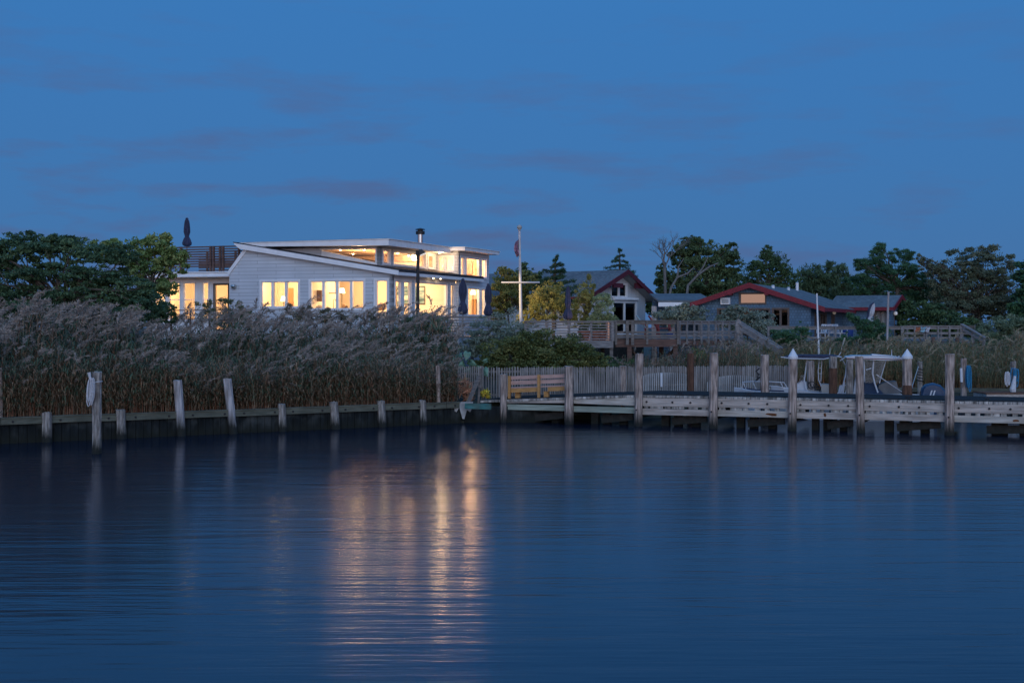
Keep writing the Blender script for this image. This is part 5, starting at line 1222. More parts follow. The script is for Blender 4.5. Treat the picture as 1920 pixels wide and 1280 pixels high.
for P_, d_, o_, px, py, r in ((WP, gd2, -rv2, 1674.5, 587.5, .13), (pr(s1_, 0, .68), rv, gd, 1559.5, 586, .11)):
    s, z = onw(P_, d_, px, py); c = Vector((P_.x, P_.y, 0)) + d_ * s + o_ * .16 + ZV * (z - r); mb = MB(); mb.lathe(c, [(r * .3, 0), (r * .85, r * .35), (r, r), (r * .85, r * 1.65), (r * .3, 2 * r)], 12); mb.build('porch_globe', 'porch_globe', wg if px > 1600 else bhs, smooth=True)

# ------------------------------------------------------------------ poles, lamp post, furniture
def pole(name, label, cat, x0, y0, x1, y1, D, r0, r1, mat):
    a, b = W(x0, y0, D), W(x1, y1, D); t = thing(name, label, cat, a); mb = MB(); mb.tube([a, a.lerp(b, .5), b], [r0, (r0 + r1) / 2, r1], 10); mb.build('pole', mat, t, smooth=True); return t
D = 69.5
fp = pole('flagpole', 'white flagpole with a yardarm beside the white house', 'flagpole', 977, 613, 974, 433, D, .085, .055, 'pole_paint')
mb = MB(); mb.tube([W(940, 529.5, D - .1), W(1012, 529.5, D - .1)], .042, 8); mb.build('yardarm', 'pole_paint', fp)
mb = MB(); c = W(974, 432.5, D); mb.lathe(c, [(.05, 0), (.07, .02), (.05, .05), (.10, .10), (.13, .17), (.10, .25), (.03, .29)], 12); mb.build('finial', 'tan_seat', fp, smooth=True)
mb = MB(); n = 9; vs = []
for i in range(n + 1):
    for k in range(5):
        u, v = i / n, k / 4; q = W(972.6 - v * 8.5 * (.35 + .65 * math.sin(math.pi * (u * .86 + .12))), 449 + u * 30 + v * 4, D); vs.append(q + Vector((0, .12 * math.sin(v * 9 + u * 5) - .07, 0)))
fs = [(i * 5 + k, i * 5 + k + 1, (i + 1) * 5 + k + 1, (i + 1) * 5 + k) for i in range(n) for k in range(4)]
mb.add(vs, fs); o = mb.build('flag', 'flag_cloth', fp, smooth=True); md_ = o.modifiers.new('thickness', 'SOLIDIFY'); md_.thickness = .015
D = 66.5
lp = pole('lamp_post', 'dark lamp post with a floodlight head in front of the big lit window', 'lamp post', 782.5, 640, 784, 474, D, .09, .075, 'black_metal')
mb = MB(); mb.tube([W(783.5, 480, D), W(783.8, 470, D)], .11, 10); mb.tube([W(784, 474, D), W(787, 471, D)], .04, 6); mb.build('bracket', 'black_metal', lp)
mb = MB(); q = [W(786, 468.5, D), W(791.5, 467.5, D), W(798, 473.5, D), W(788, 478, D), W(785.5, 473, D)]
mb.prism([p - Vector((0, .22, 0)) for p in q], (0, .44, 0)); hd_ = mb.build('flood_head', 'black_metal', lp)
mb = MB(); a, b = W(798.3, 474, D), W(788.3, 478.6, D); mb.prism([a - Vector((0, .2, 0)), b - Vector((0, .2, 0)), b - Vector((0, .2, .045)), a - Vector((0, .2, .045))], (0, .4, 0)); mb.build('lens', 'flood_face', hd_)
pole('mast_pole', 'thin pale pole left of the blue boat top, rising above the blue house roof', 'pole', 1535.5, 668, 1531.5, 550, 63.5, .05, .035, 'white_plastic')
pole('mast_pole', 'thin grey pole in front of the low wing at right', 'pole', 1663, 650, 1666, 547, 69, .06, .05, 'pile_pale')
pole('stake', 'slanting pale stake in the marsh grass left of the white pole', 'stake', 1576, 662, 1584, 633, 66, .03, .03, 'tan_seat')
# leaning white and navy parasol
t = parasol('parasol', 'half folded pale parasol with navy edge leaning before the low wing', 'parasol', 1622, 566, 607, 74, 6.5, 'pale_canvas', None, zfoot=2.77, pole='grey_rail')
t.rotation_euler = (0, math.radians(13), 0)
mb = MB(); mb.tube([W(1615.2, 606, 73.9), W(1616.5, 592, 73.85), W(1615.6, 580, 73.85), W(1617.5, 571, 73.9), W(1621.5, 565.5, 74)], [.05, .05, .06, .06, .04], 6); mb.build('navy_edge', 'navy_canvas', t)
def plastic_chair(px, D, rot, label, zf=2.77):
    c = Vector((XW(px, D), D, zf)); t = thing('plastic_chair', label, 'chair', c, 'white plastic chairs on the deck'); d = Vector((math.cos(rot), math.sin(rot), 0)); o = Vector((-d.y, d.x, 0))
    P = Vector((c.x, c.y, 0))
    mb = MB(); mb.box(P, d, o, -.24, .24, zf + .40, zf + .44, -.24, .24); mb.build('seat', 'white_plastic', t)
    for x in (-.21, .21):
        for y in (-.21, .21): mb = MB(); mb.beam(P + d * x + o * y + ZV * (zf + .40), P + d * x * 1.15 + o * y * 1.15 + ZV * zf, .045, .045); mb.build('leg', 'white_plastic', t)
    mb = MB()
    for y in np.linspace(-.2, .2, 5): mb.beam(P - d * .23 + o * y + ZV * (zf + .44), P - d * .36 + o * y + ZV * (zf + .86), .035, .05)
    mb.beam(P - d * .36 + o * -.23 + ZV * (zf + .87), P - d * .36 + o * .23 + ZV * (zf + .87), .05, .05); mb.build('backrest', 'white_plastic', t)
    for y in (-.25, .25): mb = MB(); mb.beam(P - d * .28 + o * y + ZV * (zf + .62), P + d * .22 + o * y + ZV * (zf + .62), .05, .035); mb.beam(P + d * .22 + o * y + ZV * (zf + .62), P + d * .22 + o * y + ZV * (zf + .42), .04, .04); mb.build('armrest', 'white_plastic', t)
    return t
plastic_chair(1565, 73.4, .5, 'white plastic chair on the right deck, nearer to the boats, back to the left')
plastic_chair(1577, 73.9, .35, 'white plastic chair next to the blue bin on the right deck')
plastic_chair(1543, 74.2, -2.2, 'white plastic chair behind the thin pale pole, leftmost of its deck')
def lounge(px, D, label, back, rot=0.0):
    c = Vector((XW(px, D), D, 3.05)); t = thing('deck_chair', label, 'chair', c); z = c.z
    mb = MB()
    for k in range(6): mb.box((c.x, c.y), (1, 0, 0), (0, 1, 0), -.25, .5, z + .40, z + .43, -.3 + k * .1, -.3 + k * .1 + .085)
    mb.build('seat', 'red_paint', t)
    mb = MB()
    for k in range(6): mb.prism([Vector((c.x - .22, c.y - .3 + k * .1, z + .43)), Vector((c.x - .22, c.y - .215 + k * .1, z + .43)), Vector((c.x - .62, c.y - .215 + k * .1, z + 1.0)), Vector((c.x - .62, c.y - .3 + k * .1, z + 1.0))], (.03, 0, .02))
    mb.build('backrest', back, t)
    for y in (-.33, .31):
        for q in (-.2, .45): mb = MB(); mb.beam((c.x + q, c.y + y, z), (c.x + q * .8, c.y + y, z + .6), .07, .05); mb.build('leg', 'red_paint', t)
        mb = MB(); mb.box((c.x, c.y + y), (1, 0, 0), (0, 1, 0), -.4, .55, z + .60, z + .63, -.06, .06); mb.build('armrest', 'red_paint', t)
lounge(1218, 64.5, 'red deck chair with a pale striped back on the middle deck', 'cloth_teal')
lounge(1240, 65.5, 'dark red deck chair right of the striped one', 'red_paint')
c = Vector((XW(1590, 74.5), 74.5, 2.77)); t = thing('storage_bin', 'bright blue plastic bin beside the white chairs', 'bin', c); mb = MB(); mb.lathe(c, [(.24, 0), (.3, .6), (.33, .62), (.33, .68), (.28, .72), (.05, .76)], 14); mb.build('tub', 'blue_plastic', t, smooth=True)
c = Vector((XW(1256, 64.2), 64.2, 3.05)); t = thing('tub', 'small blue tub on the middle deck by the corner post', 'tub', c); mb = MB(); mb.lathe(c, [(.13, 0), (.16, .2), (.17, .22), (.14, .22), (.12, .05)], 12); mb.build('body', 'blue_plastic', t)
for px, w_, mt, lab in ((1719, .28, 'terracotta', 'orange towel over the rail of the right deck'), (1729, .26, 'cloth_teal', 'teal towel beside the orange one on the rail'), (1738, .22, 'pale_canvas', 'white towel at the right end of the hanging towels')):
    D = 74.35; a = W(px, 613, D); mb = MB(); n = 8; vs = []
    for i in range(n + 1):
        for k in range(7):
            u = i / n; v = k / 6; vs.append((a.x + (u - .5) * w_ + .03 * math.sin(v * 5 + u), D - .12 + .03 * math.sin(u * 11 + v * 2) - .02 * v, 3.50 - v * .26 + .02 * math.sin(u * 9)))
    mb.add(vs, [(i * 7 + k, i * 7 + k + 1, (i + 1) * 7 + k + 1, (i + 1) * 7 + k) for i in range(n) for k in range(6)]); o = mb.build('towel', mt, None, W(px, 622, D), smooth=True); q = o.modifiers.new('thickness', 'SOLIDIFY'); q.thickness = .02; tag(o, lab, 'towel')
for loc, p in ((W(1110, 618, 65.5), 30),):
    pass
lamp('flood_lamp', W(800, 479, 66.3), 2500, (1, .72, .38), .1, 'SPOT', W(1030, 590, 72), .52)
lamp('deck_lamp', W(1118, 613, 64.3), 55, (1, .55, .35), .1)
# ------------------------------------------------------------------ reeds and marsh grass
def ribbon(pts, wd, side):
    """quads along a line; width per point, side vector(s)"""
    pts = np.asarray(pts, float); wd = np.asarray(wd, float)[:, None]; side = np.asarray(side, float)
    a = pts - side * wd / 2; b = pts + side * wd / 2
    return [np.stack([a[i], b[i], b[i + 1], a[i + 1]]) for i in range(len(pts) - 1)]
def reed_template(rng, plume=True, nleaf=10, h=2.6, dry=.5, lean=.25, lw=1.0):
    q = []; c = []; le = lean * rng.uniform(.4, 1.6); ly = rng.normal() * .12
    def ax(t): return np.array([le * t ** 2, ly * t ** 2, h * t])
    ts = np.linspace(0, 1, 6); P = [ax(t) for t in ts]
    sc_ = np.array([.50, .23, .14]) * rng.uniform(.5, 1.1) if rng.random() < .5 else np.array([.46, .40, .29]) * rng.uniform(.5, 1.1)
    for side in ((1, 0, 0), (0, 1, 0)):
        r = ribbon(P, np.linspace(.017, .010, 6), side)
        for i, k in enumerate(r): q.append(k); c.append(sc_ * (1 if i < 3 else .8) * (np.array([1, .9, .85]) if i < 2 else 1))
    for k in range(nleaf):
        t = rng.uniform(.26, .97); b = ax(t); an = rng.choice([0, math.pi]) + rng.normal() * .9; l = rng.uniform(.35, .72) * (1.1 - .3 * t)
        d = np.array([math.cos(an) + .45, math.sin(an), 0]); d /= np.linalg.norm(d) + 1e-6
        dr = rng.uniform(.1, .9)
        pts = [b, b + d * l * .4 + [0, 0, l * .38], b + d * l * .78 + [0, 0, l * (.5 - .25 * dr)], b + d * l * 1.05 + [0, 0, l * (.45 - .9 * dr)]]
        s = np.cross(d, [0, 0, 1])
        col = (np.array([.30, .185, .105]) if rng.random() < dry + .5 * (.6 - t) else np.array([.10, .15, .085])) * rng.uniform(.6, 1.3)
        for w_ in ribbon(pts, np.array([.022, .05, .036, .002]) * lw, s): q.append(w_); c.append(col)
    if plume:
        top = ax(1.0); pd = np.array([.30 + .45 * rng.random(), rng.normal() * .25, 1.0]); pd /= np.linalg.norm(pd); L_ = rng.uniform(.45, .72); pc = np.array([.44, .35, .29]) * rng.uniform(.65, 1.15)
        for k in range(64):
            t = rng.random(); b = top + pd * L_ * t + np.array([.20 * t * t, 0, -.16 * t * t]) * L_ / .4
            d = pd * .9 + rng.normal(size=3) * .42 + np.array([.35, 0, -.25]); d /= np.linalg.norm(d); l = rng.uniform(.10, .24) * (1.2 - .75 * t)
            s = np.cross(d, rng.normal(size=3)); s /= np.linalg.norm(s) + 1e-6
            q.append(np.stack([b, b + d * l * .5 + s * .012, b + d * l, b + d * l * .5 - s * .012])); c.append(pc * rng.uniform(.7, 1.25))
    return np.array(q), np.array(c)
def scatter(rng, temps, pos, hts, spread=.9, h=2.6):
    VS = []; CS = []; k = rng.integers(0, len(temps), len(pos))
    for i, (tq, tc_) in enumerate(temps):
        m = np.where(k == i)[0]
        if not len(m): continue
        a = rng.normal(size=len(m)) * spread; ca, sa = np.cos(a), np.sin(a); s = (hts[m] / h)
        w_ = np.clip(s, .55, 1.1)
        X, Y, Z = tq[..., 0], tq[..., 1], tq[..., 2]
        x = (X[None] * ca[:, None, None] - Y[None] * sa[:, None, None]) * w_[:, None, None] + pos[m, 0][:, None, None]
        y = (X[None] * sa[:, None, None] + Y[None] * ca[:, None, None]) * w_[:, None, None] + pos[m, 1][:, None, None]
        z = Z[None] * s[:, None, None] + pos[m, 2][:, None, None]
        VS.append(np.stack([x, y, z], -1).reshape(-1, 3)); CS.append((tc_[None] * rng.uniform(.75, 1.2, (len(m), 1, 1))).reshape(-1, 3))
    V = np.concatenate(VS); C = np.concatenate(CS); return V, np.arange(len(V)).reshape(-1, 4), C
rng = np.random.default_rng(21)
T = [reed_template(rng, True) for _ in range(22)]; TN = [reed_template(rng, False, 20, dry=.75, lean=.4) for _ in range(10)]; TG = [reed_template(rng, False, 16, dry=.05, lean=.2) for _ in range(6)]
def reed_top(px, b):
    """target height of the plume tops b metres behind the bulkhead"""
    base = np.interp(px, [-60, 0, 90, 180, 240, 300, 380, 520, 700, 840, 862], [4.3, 4.22, 4.12, 3.88, 3.66, 3.72, 3.86, 3.9, 3.9, 3.84, 3.62])
    front = np.interp(px, [-60, 200, 320, 862], [3.1, 2.85, 2.3, 2.25])
    return np.minimum(base, front + np.interp(px, [0, 320, 862], [.36, .24, .21]) * b)
n = 17000
s = rng.uniform(-9, S1 + 9, n); b = .32 + 15.5 * rng.random(n) ** 1.45
pos = np.stack([B0.x + BT.x * s + BN.x * b, B0.y + BT.y * s + BN.y * b, .62 + .4 * np.clip(b / 16, 0, 1)], 1)
px = CX + F * pos[:, 0] / pos[:, 1]
keep = (px > -70) & (px < 860 - 2 * b.clip(0, 6)) & ((s < S1 - .05) | (b > 1.0)) & (pos[:, 1] < 68)
keep &= ~((px > 745) & (pos[:, 1] > 63.5))
pos, px, b = pos[keep], px[keep], b[keep]; n = len(pos)
cl_ = np.sin(pos[:, 0] * 1.7 + 1) * np.sin(pos[:, 1] * 1.3) * .22 + np.sin(pos[:, 0] * .7 + pos[:, 1] * .5) * .16
ht = reed_top(px, b) + cl_ * 1.7 - pos[:, 2] - .40 + rng.normal(size=n) * .16
ht *= np.where(rng.random(n) < .33, rng.uniform(.5, .88, n), 1.0); ht += np.where(rng.random(n) < .06, rng.uniform(.05, .3, n), 0); ht = ht.clip(.8, 3.6)
sel = rng.random(n); pl = .19 + .17 * np.sin(pos[:, 0] * .9 + 2) * np.sin(pos[:, 1] * .8); mA = sel < pl; mB = (sel >= pl) & (sel < .80); mC = sel >= .80
parts = [scatter(rng, T, pos[mA], ht[mA]), scatter(rng, TN, pos[mB], ht[mB] * .72, 2.0), scatter(rng, TG, pos[mC], ht[mC] * .8, 2.0)]
# undergrowth of broken stems at the edge
m2 = 1300; s = rng.uniform(-9, S1 - .1, m2); b = .2 + 1.6 * rng.random(m2); p2 = np.stack([B0.x + BT.x * s + BN.x * b, B0.y + BT.y * s + BN.y * b, np.full(m2, .62)], 1)
parts.append(scatter(rng, TN, p2, rng.uniform(.7, 1.9, m2), 2.5))
def join(parts):
    V = np.concatenate([p[0] for p in parts]); C = np.concatenate([p[2] for p in parts]); return V, np.arange(len(V)).reshape(-1, 4), C
o = raw('reed_bed', *join(parts), 'reed_leaf', None, (-10, 50, .7)); tag(o, 'dense bed of tall reeds with purplish grey plumes behind the bulkhead', 'reeds', kind='stuff')
# marsh grass on the right
rng = np.random.default_rng(33)
TM = [reed_template(rng, k % 7 == 0, 13, h=2.6, dry=.42, lean=.35, lw=.55) for k in range(14)]
n = 11500; D = 57.5 + 17 * rng.random(n) ** 1.3; px = rng.uniform(1330, 1990, n); pos = np.stack([(px - CX) / F * D, D, np.full(n, .75)], 1)
yt = np.interp(px, [1330, 1400, 1450, 1520, 1600, 1700, 1800, 1920, 2000], [668, 655, 652, 650, 650, 648, 655, 640, 640])
zt_ = np.minimum(ZW(yt + 5, D), 1.75 + .08 * (D - 57.5))
ed = np.interp(px, [1330, 1395, 1420, 1700, 1720, 1990], [57.5, 58, 61.5, 62.5, 60.8, 58.8]); keep = D > ed
ht = (zt_ + np.sin(px * .05) * .12 + np.sin(px * .021 + D) * .15 - .75 + rng.normal(size=n) * .2).clip(.5, 2.6); ht *= np.where(rng.random(n) < .3, rng.uniform(.5, .9, n), 1)
mg = scatter(rng, TM, pos[keep], ht[keep], 1.5); o = raw('marsh_grass', mg[0], mg[1], mg[2] * np.array([1.1, 1.12, .9]), 'reed_leaf', None, (18, 62, .7)); tag(o, 'brownish marsh grass behind the boats below the right deck', 'grass', kind='stuff')
n = 1300; D = 57 + 9 * rng.random(n); px = rng.uniform(1150, 1400, n); pos = np.stack([(px - CX) / F * D, D, np.full(n, .85)], 1)
zt_ = np.minimum(ZW(np.interp(px, [1150, 1200, 1250, 1300, 1400], [690, 682, 678, 664, 660]), D), 2.7)
o = raw('wild_grass', *scatter(rng, TM, pos, (zt_ - .85 + rng.normal(size=n) * .25).clip(.4, 2.2), 1.5), 'reed_leaf', None, (8, 60, .8)); tag(o, 'thin dry grass under the raised deck behind the picket fence', 'grass', kind='stuff')

# ------------------------------------------------------------------ shrubs and trees
GREEN = [(.028, .060, .022), (.045, .085, .028), (.075, .115, .035)]
DARK = [(.018, .034, .016), (.030, .052, .022), (.045, .070, .028)]
PINE = [(.014, .036, .020), (.024, .056, .026), (.040, .078, .034)]
GREY = [(.055, .070, .050), (.085, .100, .075), (.13, .145, .115)]
GOLD = [(.06, .065, .015), (.12, .11, .03), (.19, .15, .04)]
OLIVE = [(.04, .06, .018), (.07, .09, .025), (.12, .125, .035)]
BROWN = [(.05, .05, .03), (.075, .065, .04), (.05, .075, .04)]
def shrub(label, D, lobes, n, leaf, cols, seed, per=10, wid=.5, group=None, name='shrub', **k):
    px = sum(l[0] for l in lobes) / len(lobes); py = max(l[1] for l in lobes)
    return tree(name, label, 'shrub', D, lobes, (px, px, py), n, leaf, cols, seed, group, per=per, wid=wid, r0=k.pop('r0', .05), gap=k.pop('gap', .2), gapsize=k.pop('gapsize', .8), trunkname='stem', crownname='foliage', ngr=k.pop('ngr', .9), **k)
tree('broadleaf_tree', 'large spreading green tree behind the reeds at the left edge', 'tree', 54.5,
     [(15, 470, 70, 26), (80, 465, 60, 22), (150, 470, 60, 24), (215, 478, 40, 20), (45, 447, 40, 12), (120, 450, 34, 10), (-40, 480, 60, 40), (20, 520, 70, 24), (110, 512, 70, 20), (190, 520, 60, 22), (60, 560, 90, 26), (160, 555, 80, 30), (235, 545, 56, 26), (268, 575, 44, 26), (100, 590, 100, 24), (200, 590, 70, 26), (-30, 560, 60, 40)],
     (110, 120, 575), 46000, .15, [(.018, .036, .020), (.030, .056, .028), (.060, .088, .040)], 5, per=13, wid=.42, frac=(.2, .38), shell=.45, droop=.45, flat=.35, r0=.2, nl=60, gap=.22, gapsize=.7)
tree('broadleaf_tree', 'slender tree with open yellowish foliage in front of the roof deck', 'tree', 62,
     [(210, 470, 26, 20), (185, 470, 24, 18), (250, 470, 30, 26), (295, 465, 30, 30), (322, 492, 32, 22), (275, 502, 40, 28), (300, 540, 38, 18), (345, 485, 18, 18)],
     (285, 285, 540), 8200, .16, [(.04, .07, .022), (.08, .11, .035), (.13, .13, .045)], 6, per=8, wid=.6, frac=(.22, .4), shell=.5, r0=.09, nl=40)
shrub('dark green shrub between the big left tree and the annex windows', 58, [(215, 590, 60, 36), (265, 575, 45, 32), (160, 600, 60, 30), (305, 585, 24, 26)], 12000, .15, DARK, 7, per=14)
shrub('spindly willow shrub against the annex door', 64, [(385, 590, 22, 26), (420, 585, 18, 28), (445, 592, 20, 24), (470, 600, 14, 18)], 1700, .20, [(.035, .045, .025), (.06, .07, .035), (.1, .085, .05)], 8, per=7, wid=.2, shell=.7, nl=26)
shrub('tall weedy shrub tips before the middle lit windows', 64, [(540, 592, 22, 22), (575, 590, 14, 24), (610, 594, 20, 16), (650, 594, 20, 14), (700, 598, 20, 14)], 2000, .18, [(.05, .04, .03), (.075, .065, .045), (.05, .06, .03)], 9, per=7, wid=.22, shell=.7, nl=22)
shrub('spiky green tufts below the lamp post', 63, [(760, 606, 26, 18), (800, 602, 30, 18), (832, 612, 22, 16)], 2400, .26, [(.035, .06, .03), (.06, .09, .045), (.09, .12, .07)], 10, per=8, wid=.13, shell=.6)
shrub('grey green bush between the white house and the flagpole', 65, [(905, 625, 30, 34), (945, 618, 38, 32), (985, 630, 34, 28), (890, 650, 24, 28), (950, 650, 60, 26)], 9500, .13, GREY, 11, per=14, wid=.4)
shrub('broad yellow green bush above the bench', 57.5, [(945, 668, 46, 34), (1000, 656, 52, 36), (1060, 665, 50, 34), (1100, 680, 36, 24), (915, 685, 26, 22), (1010, 685, 90, 20)], 24000, .11, [(.028, .036, .011), (.050, .058, .018), (.105, .098, .034)], 12, per=24, wid=.55, flat=.3, gap=.08, gapsize=.6)
shrub('low dark bush just right of the broad green bush', 59.5, [(1145, 690, 30, 20), (1175, 692, 24, 16)], 2400, .11, DARK, 13)
shrub('round green bush behind the fence below the middle deck', 60, [(1310, 678, 28, 24), (1340, 684, 22, 18)], 3800, .11, OLIVE, 14)
# elephant ears
c = W(885, 690, 53.6); t = thing('elephant_ear', 'large leaved plant with pale ear shaped leaves by the fence', 'plant', Vector((c.x, c.y, .75))); mb = MB(); m2 = MB()
for (px, py, r, ang, til) in ((863, 665, .17, .2, .3), (876, 664, .26, -.2, .9), (885, 680, .22, .8, .5), (866, 684, .24, -.7, .5), (911, 676, .16, -1.2, .2), (909, 695, .27, .4, .85), (897, 690, .2, 1.2, .5), (878, 695, .22, -1.5, .5)):
    p = W(px, py, 53.5); ax = Vector((math.sin(ang), -.5, -math.cos(ang) * til)).normalized(); sd_ = ax.cross(Vector((0, 1, .3))).normalized()
    prof = [(-.35, .0), (-.55, .34), (-.3, .56), (.1, .55), (.55, .34), (1.1, .0)]
    pts = [p + ax * (u * r) + sd_ * (v * r) for u, v in prof] + [p + ax * (u * r) - sd_ * (v * r) for u, v in prof[1:-1][::-1]]
    mb.add([tuple(q) for q in pts] + [tuple(p + Vector((0, -.05, .02)))], [(i, (i + 1) % 10, 10) for i in range(10)])
    m2.tube([p, p.lerp(Vector((c.x, c.y, 1.2)), .5) + Vector((0, 0, .1)), (c.x, c.y, .75)], .018, 5)
surf('ear_leaf', (.13, .23, .15), .35, (5, 5, 5), .5); surf('ear_stem', (.05, .11, .05), .2)
mb.build('leaf', 'ear_leaf', t); m2.build('stem', 'ear_stem', t)
shrub('small clump of yellow flowers at the foot of the fence', 53.0, [(908, 737, 9, 8), (917, 742, 6, 6)], 500, .07, [(.05, .08, .02), (.3, .22, .03), (.45, .32, .04)], 15, ngr=.7, name='flowers')
shrub('tuft of drooping reddish leaves by the dock brace', 52.4, [(868, 725, 10, 18), (880, 735, 10, 16)], 220, .42, [(.10, .12, .07), (.22, .10, .06), (.3, .14, .08)], 16, wid=.1, ngr=.7, name='cordyline', droop=.3)
# lit shrubs between the houses
shrub('dark shrub with warm lit leaves beside the right corner of the white house', 77, [(935, 560, 18, 34), (955, 545, 26, 38), (990, 540, 26, 36), (930, 590, 20, 22)], 7000, .15, [(.03, .04, .014), (.07, .075, .02), (.1, .085, .025)], 17, nl=30, r0=.07)
shrub('tall yellow lit bush right of the flagpole', 71, [(1015, 565, 26, 34), (1045, 570, 26, 36), (1000, 590, 22, 22), (1030, 545, 20, 22), (985, 597, 18, 16), (1065, 592, 18, 20)], 17000, .085, GOLD, 18, wid=.35, nl=34, gap=.3, gapsize=.6)
shrub('yellowish upright bush right of the deck parasol', 70, [(1092, 565, 15, 38), (1105, 548, 9, 30), (1085, 590, 20, 24), (1110, 592, 14, 20)], 9000, .085, GOLD, 19, wid=.35, nl=24, gap=.3, gapsize=.5)
shrub('grey green willowy bush before the white gable wall', 69, [(1132, 575, 20, 26), (1122, 600, 20, 20), (1145, 602, 14, 18)], 3800, .13, [(.07, .09, .045), (.11, .13, .06), (.16, .17, .08)], 20, wid=.3, nl=20)
shrub('dark shrub in front of the breezeway', 80, [(1285, 588, 34, 20), (1250, 592, 26, 18), (1312, 590, 18, 18)], 3600, .14, GREY, 21, nl=18)
shrub('loose grey green tree shrub before the blue house windows', 76, [(1375, 592, 24, 18), (1400, 600, 36, 26), (1430, 612, 34, 28), (1355, 600, 14, 16), (1445, 630, 22, 18), (1400, 625, 26, 16)], 5200, .15, GREY, 22, nl=36, shell=.55)
def juniper(label, D, lobes, n, seed): return shrub(label, D, lobes, n, .17, PINE, seed, per=12, wid=.18, droop=-.2, name='juniper', frac=(.16, .3))
juniper('low spreading juniper beside the deck steps of the blue house', 70.5, [(1480, 628, 34, 14), (1505, 620, 14, 14), (1455, 636, 22, 10), (1490, 640, 30, 10)], 5200, 23)
juniper('dark juniper leaning up before the low wing', 70.5, [(1640, 628, 34, 22), (1620, 612, 18, 12), (1605, 600, 12, 8), (1595, 592, 8, 7), (1590, 640, 28, 14), (1655, 645, 26, 14), (1640, 608, 14, 12)], 8200, 24)
def conifer(name, label, D, px, ytop, ybase, wpx, n, seed, tiers=9, lean=0, droop=.15, cols=PINE, sparse=1.0):
    cols = np.array(cols) * 1.7; rng = np.random.default_rng(seed); s = MPP(D); zt = ZW(ytop, D); zb = ZW(ybase, D); x0 = XW(px, D); base = Vector((x0, D, GZ - .1)); t = thing(name, label, 'tree', base)
    mb = MB(); mb.tube([base, (x0 + lean * .5, D, (zb + zt) / 2), (x0 + lean, D, zt)], [.16, .1, .02], 7); cl = []
    for k in range(tiers):
        u = k / (tiers - 1); z = zb + (zt - zb) * (u ** .9); R = wpx * s / 2 * (1 - u) ** .8 + .12
        m = max(4, int(9 * (1 - u) + 3))
        for q in range(m):
            a = 2 * math.pi * (q + rng.random()) / m; r = R * rng.uniform(.6, 1.12) * sparse
            e = Vector((x0 + lean * u + r * math.cos(a), D + r * math.sin(a), z - droop * r + rng.normal() * .1)); c0 = Vector((x0 + lean * u, D, z))
            mb.tube([c0, c0.lerp(e, .5) + Vector((0, 0, .05)), e], [.03, .02, .008], 4, False)
            for f in (.35, .62, .86, 1.0): p = c0.lerp(e, f); cl.append([p.x, p.y, p.z, .10 + .15 * r * (1.2 - f), .10 + .15 * r * (1.2 - f), .08 + .05 * r])
    cl.append([x0 + lean, D, zt, .08, .08, .22])
    V, Fq, C = leaf_arrays(rng, cl, n, .16, .2, cols, .5, .1, .2); raw('crown', V, Fq, C, 'foliage', t); mb.build('trunk', 'bark', t); return t
conifer('spruce_tree', 'dark spruce tip with open arms before the middle roof', 74, 1038, 487, 575, 92, 13000, 25, 8, .1, -.2, sparse=1.1)
tree('broadleaf_tree', 'long dark tree mass low behind the blue house and the pine', 'tree', 116,
     [(1400, 552, 30, 20), (1470, 548, 40, 22), (1540, 552, 40, 20), (1600, 552, 34, 20), (1660, 556, 40, 22), (1730, 550, 44, 24), (1370, 545, 24, 22), (1290, 560, 50, 18), (1790, 560, 40, 24)], (1560, 1560, 560), 15000, .24, DARK, 41, per=14, nl=20)
conifer('spruce_tree', 'dark layered spruce behind the red gable peak', 96, 1162, 469, 560, 110, 14000, 26, 10)
shrub('dark twiggy shrub in front of the middle roof, behind the flagpole', 78, [(950, 525, 20, 20), (980, 518, 18, 22), (1008, 528, 16, 18)], 2400, .15, DARK, 27, nl=24, shell=.7)
# trees behind the right house
def bare(name, label, D, px, pybase, ends, seed, mat='bark', r0=.12, split=4, twig=True):
    rng = random.Random(seed); base = Vector((XW(px, D), D, GZ - .1)); t = thing(name, label, 'tree', base); mb = MB()
    def grow(p, d, l, r, depth):
        q = p + d * l * .5 + Vector((rng.gauss(0, .06), rng.gauss(0, .06), 0)) * l; e = p + d * l
        mb.tube([p, q, e], [r, r * .8, r * .6], 5, False)
        if depth == 0: return
        for k in range(rng.choice((2, 3, 3))):
            dd = (d + Vector((rng.gauss(0, .42), rng.gauss(0, .42), rng.gauss(.12, .2)))).normalized(); grow(p.lerp(e, rng.uniform(.55, 1)), dd, l * rng.uniform(.55, .8), r * .55, depth - 1)
    top = W(px, pybase, D); mb.tube([base, base.lerp(top, .5) + Vector((.1, 0, 0)), top], [r0, r0 * .9, r0 * .8], 7)
    for (ex, ey, k) in ends:
        e = W(ex, ey, D + rng.uniform(-1, 1)); d = e - top; grow(top, d.normalized(), d.length * .55, r0 * k * .7, split + 1)
    mb.build('trunk', mat, t, smooth=True); return t
bare('bare_tree', 'upright bare tree with fine twigs at the left end of the dark treeline', 97, 1246, 500, [(1246, 452, .8), (1262, 455, .6), (1275, 448, .5), (1236, 470, .5)], 3, 'bark_pale', .13, 4)
tree('broadleaf_tree', 'tall dense dark tree behind the breezeway, highest of the trees left of the blue house', 'tree', 99,
     [(1285, 480, 30, 28), (1330, 485, 45, 32), (1365, 490, 30, 24), (1310, 520, 60, 34), (1255, 530, 24, 32), (1350, 530, 42, 28), (1270, 550, 40, 22), (1300, 455, 22, 12), (1240, 510, 12, 16), (1372, 462, 12, 8)],
     (1300, 1300, 560), 30000, .20, [(.022, .036, .018), (.036, .056, .024), (.06, .075, .03)], 28, per=14, wid=.55, frac=(.16, .34), r0=.2, nl=60, shell=.5)
mb = MB(); D = 95.5
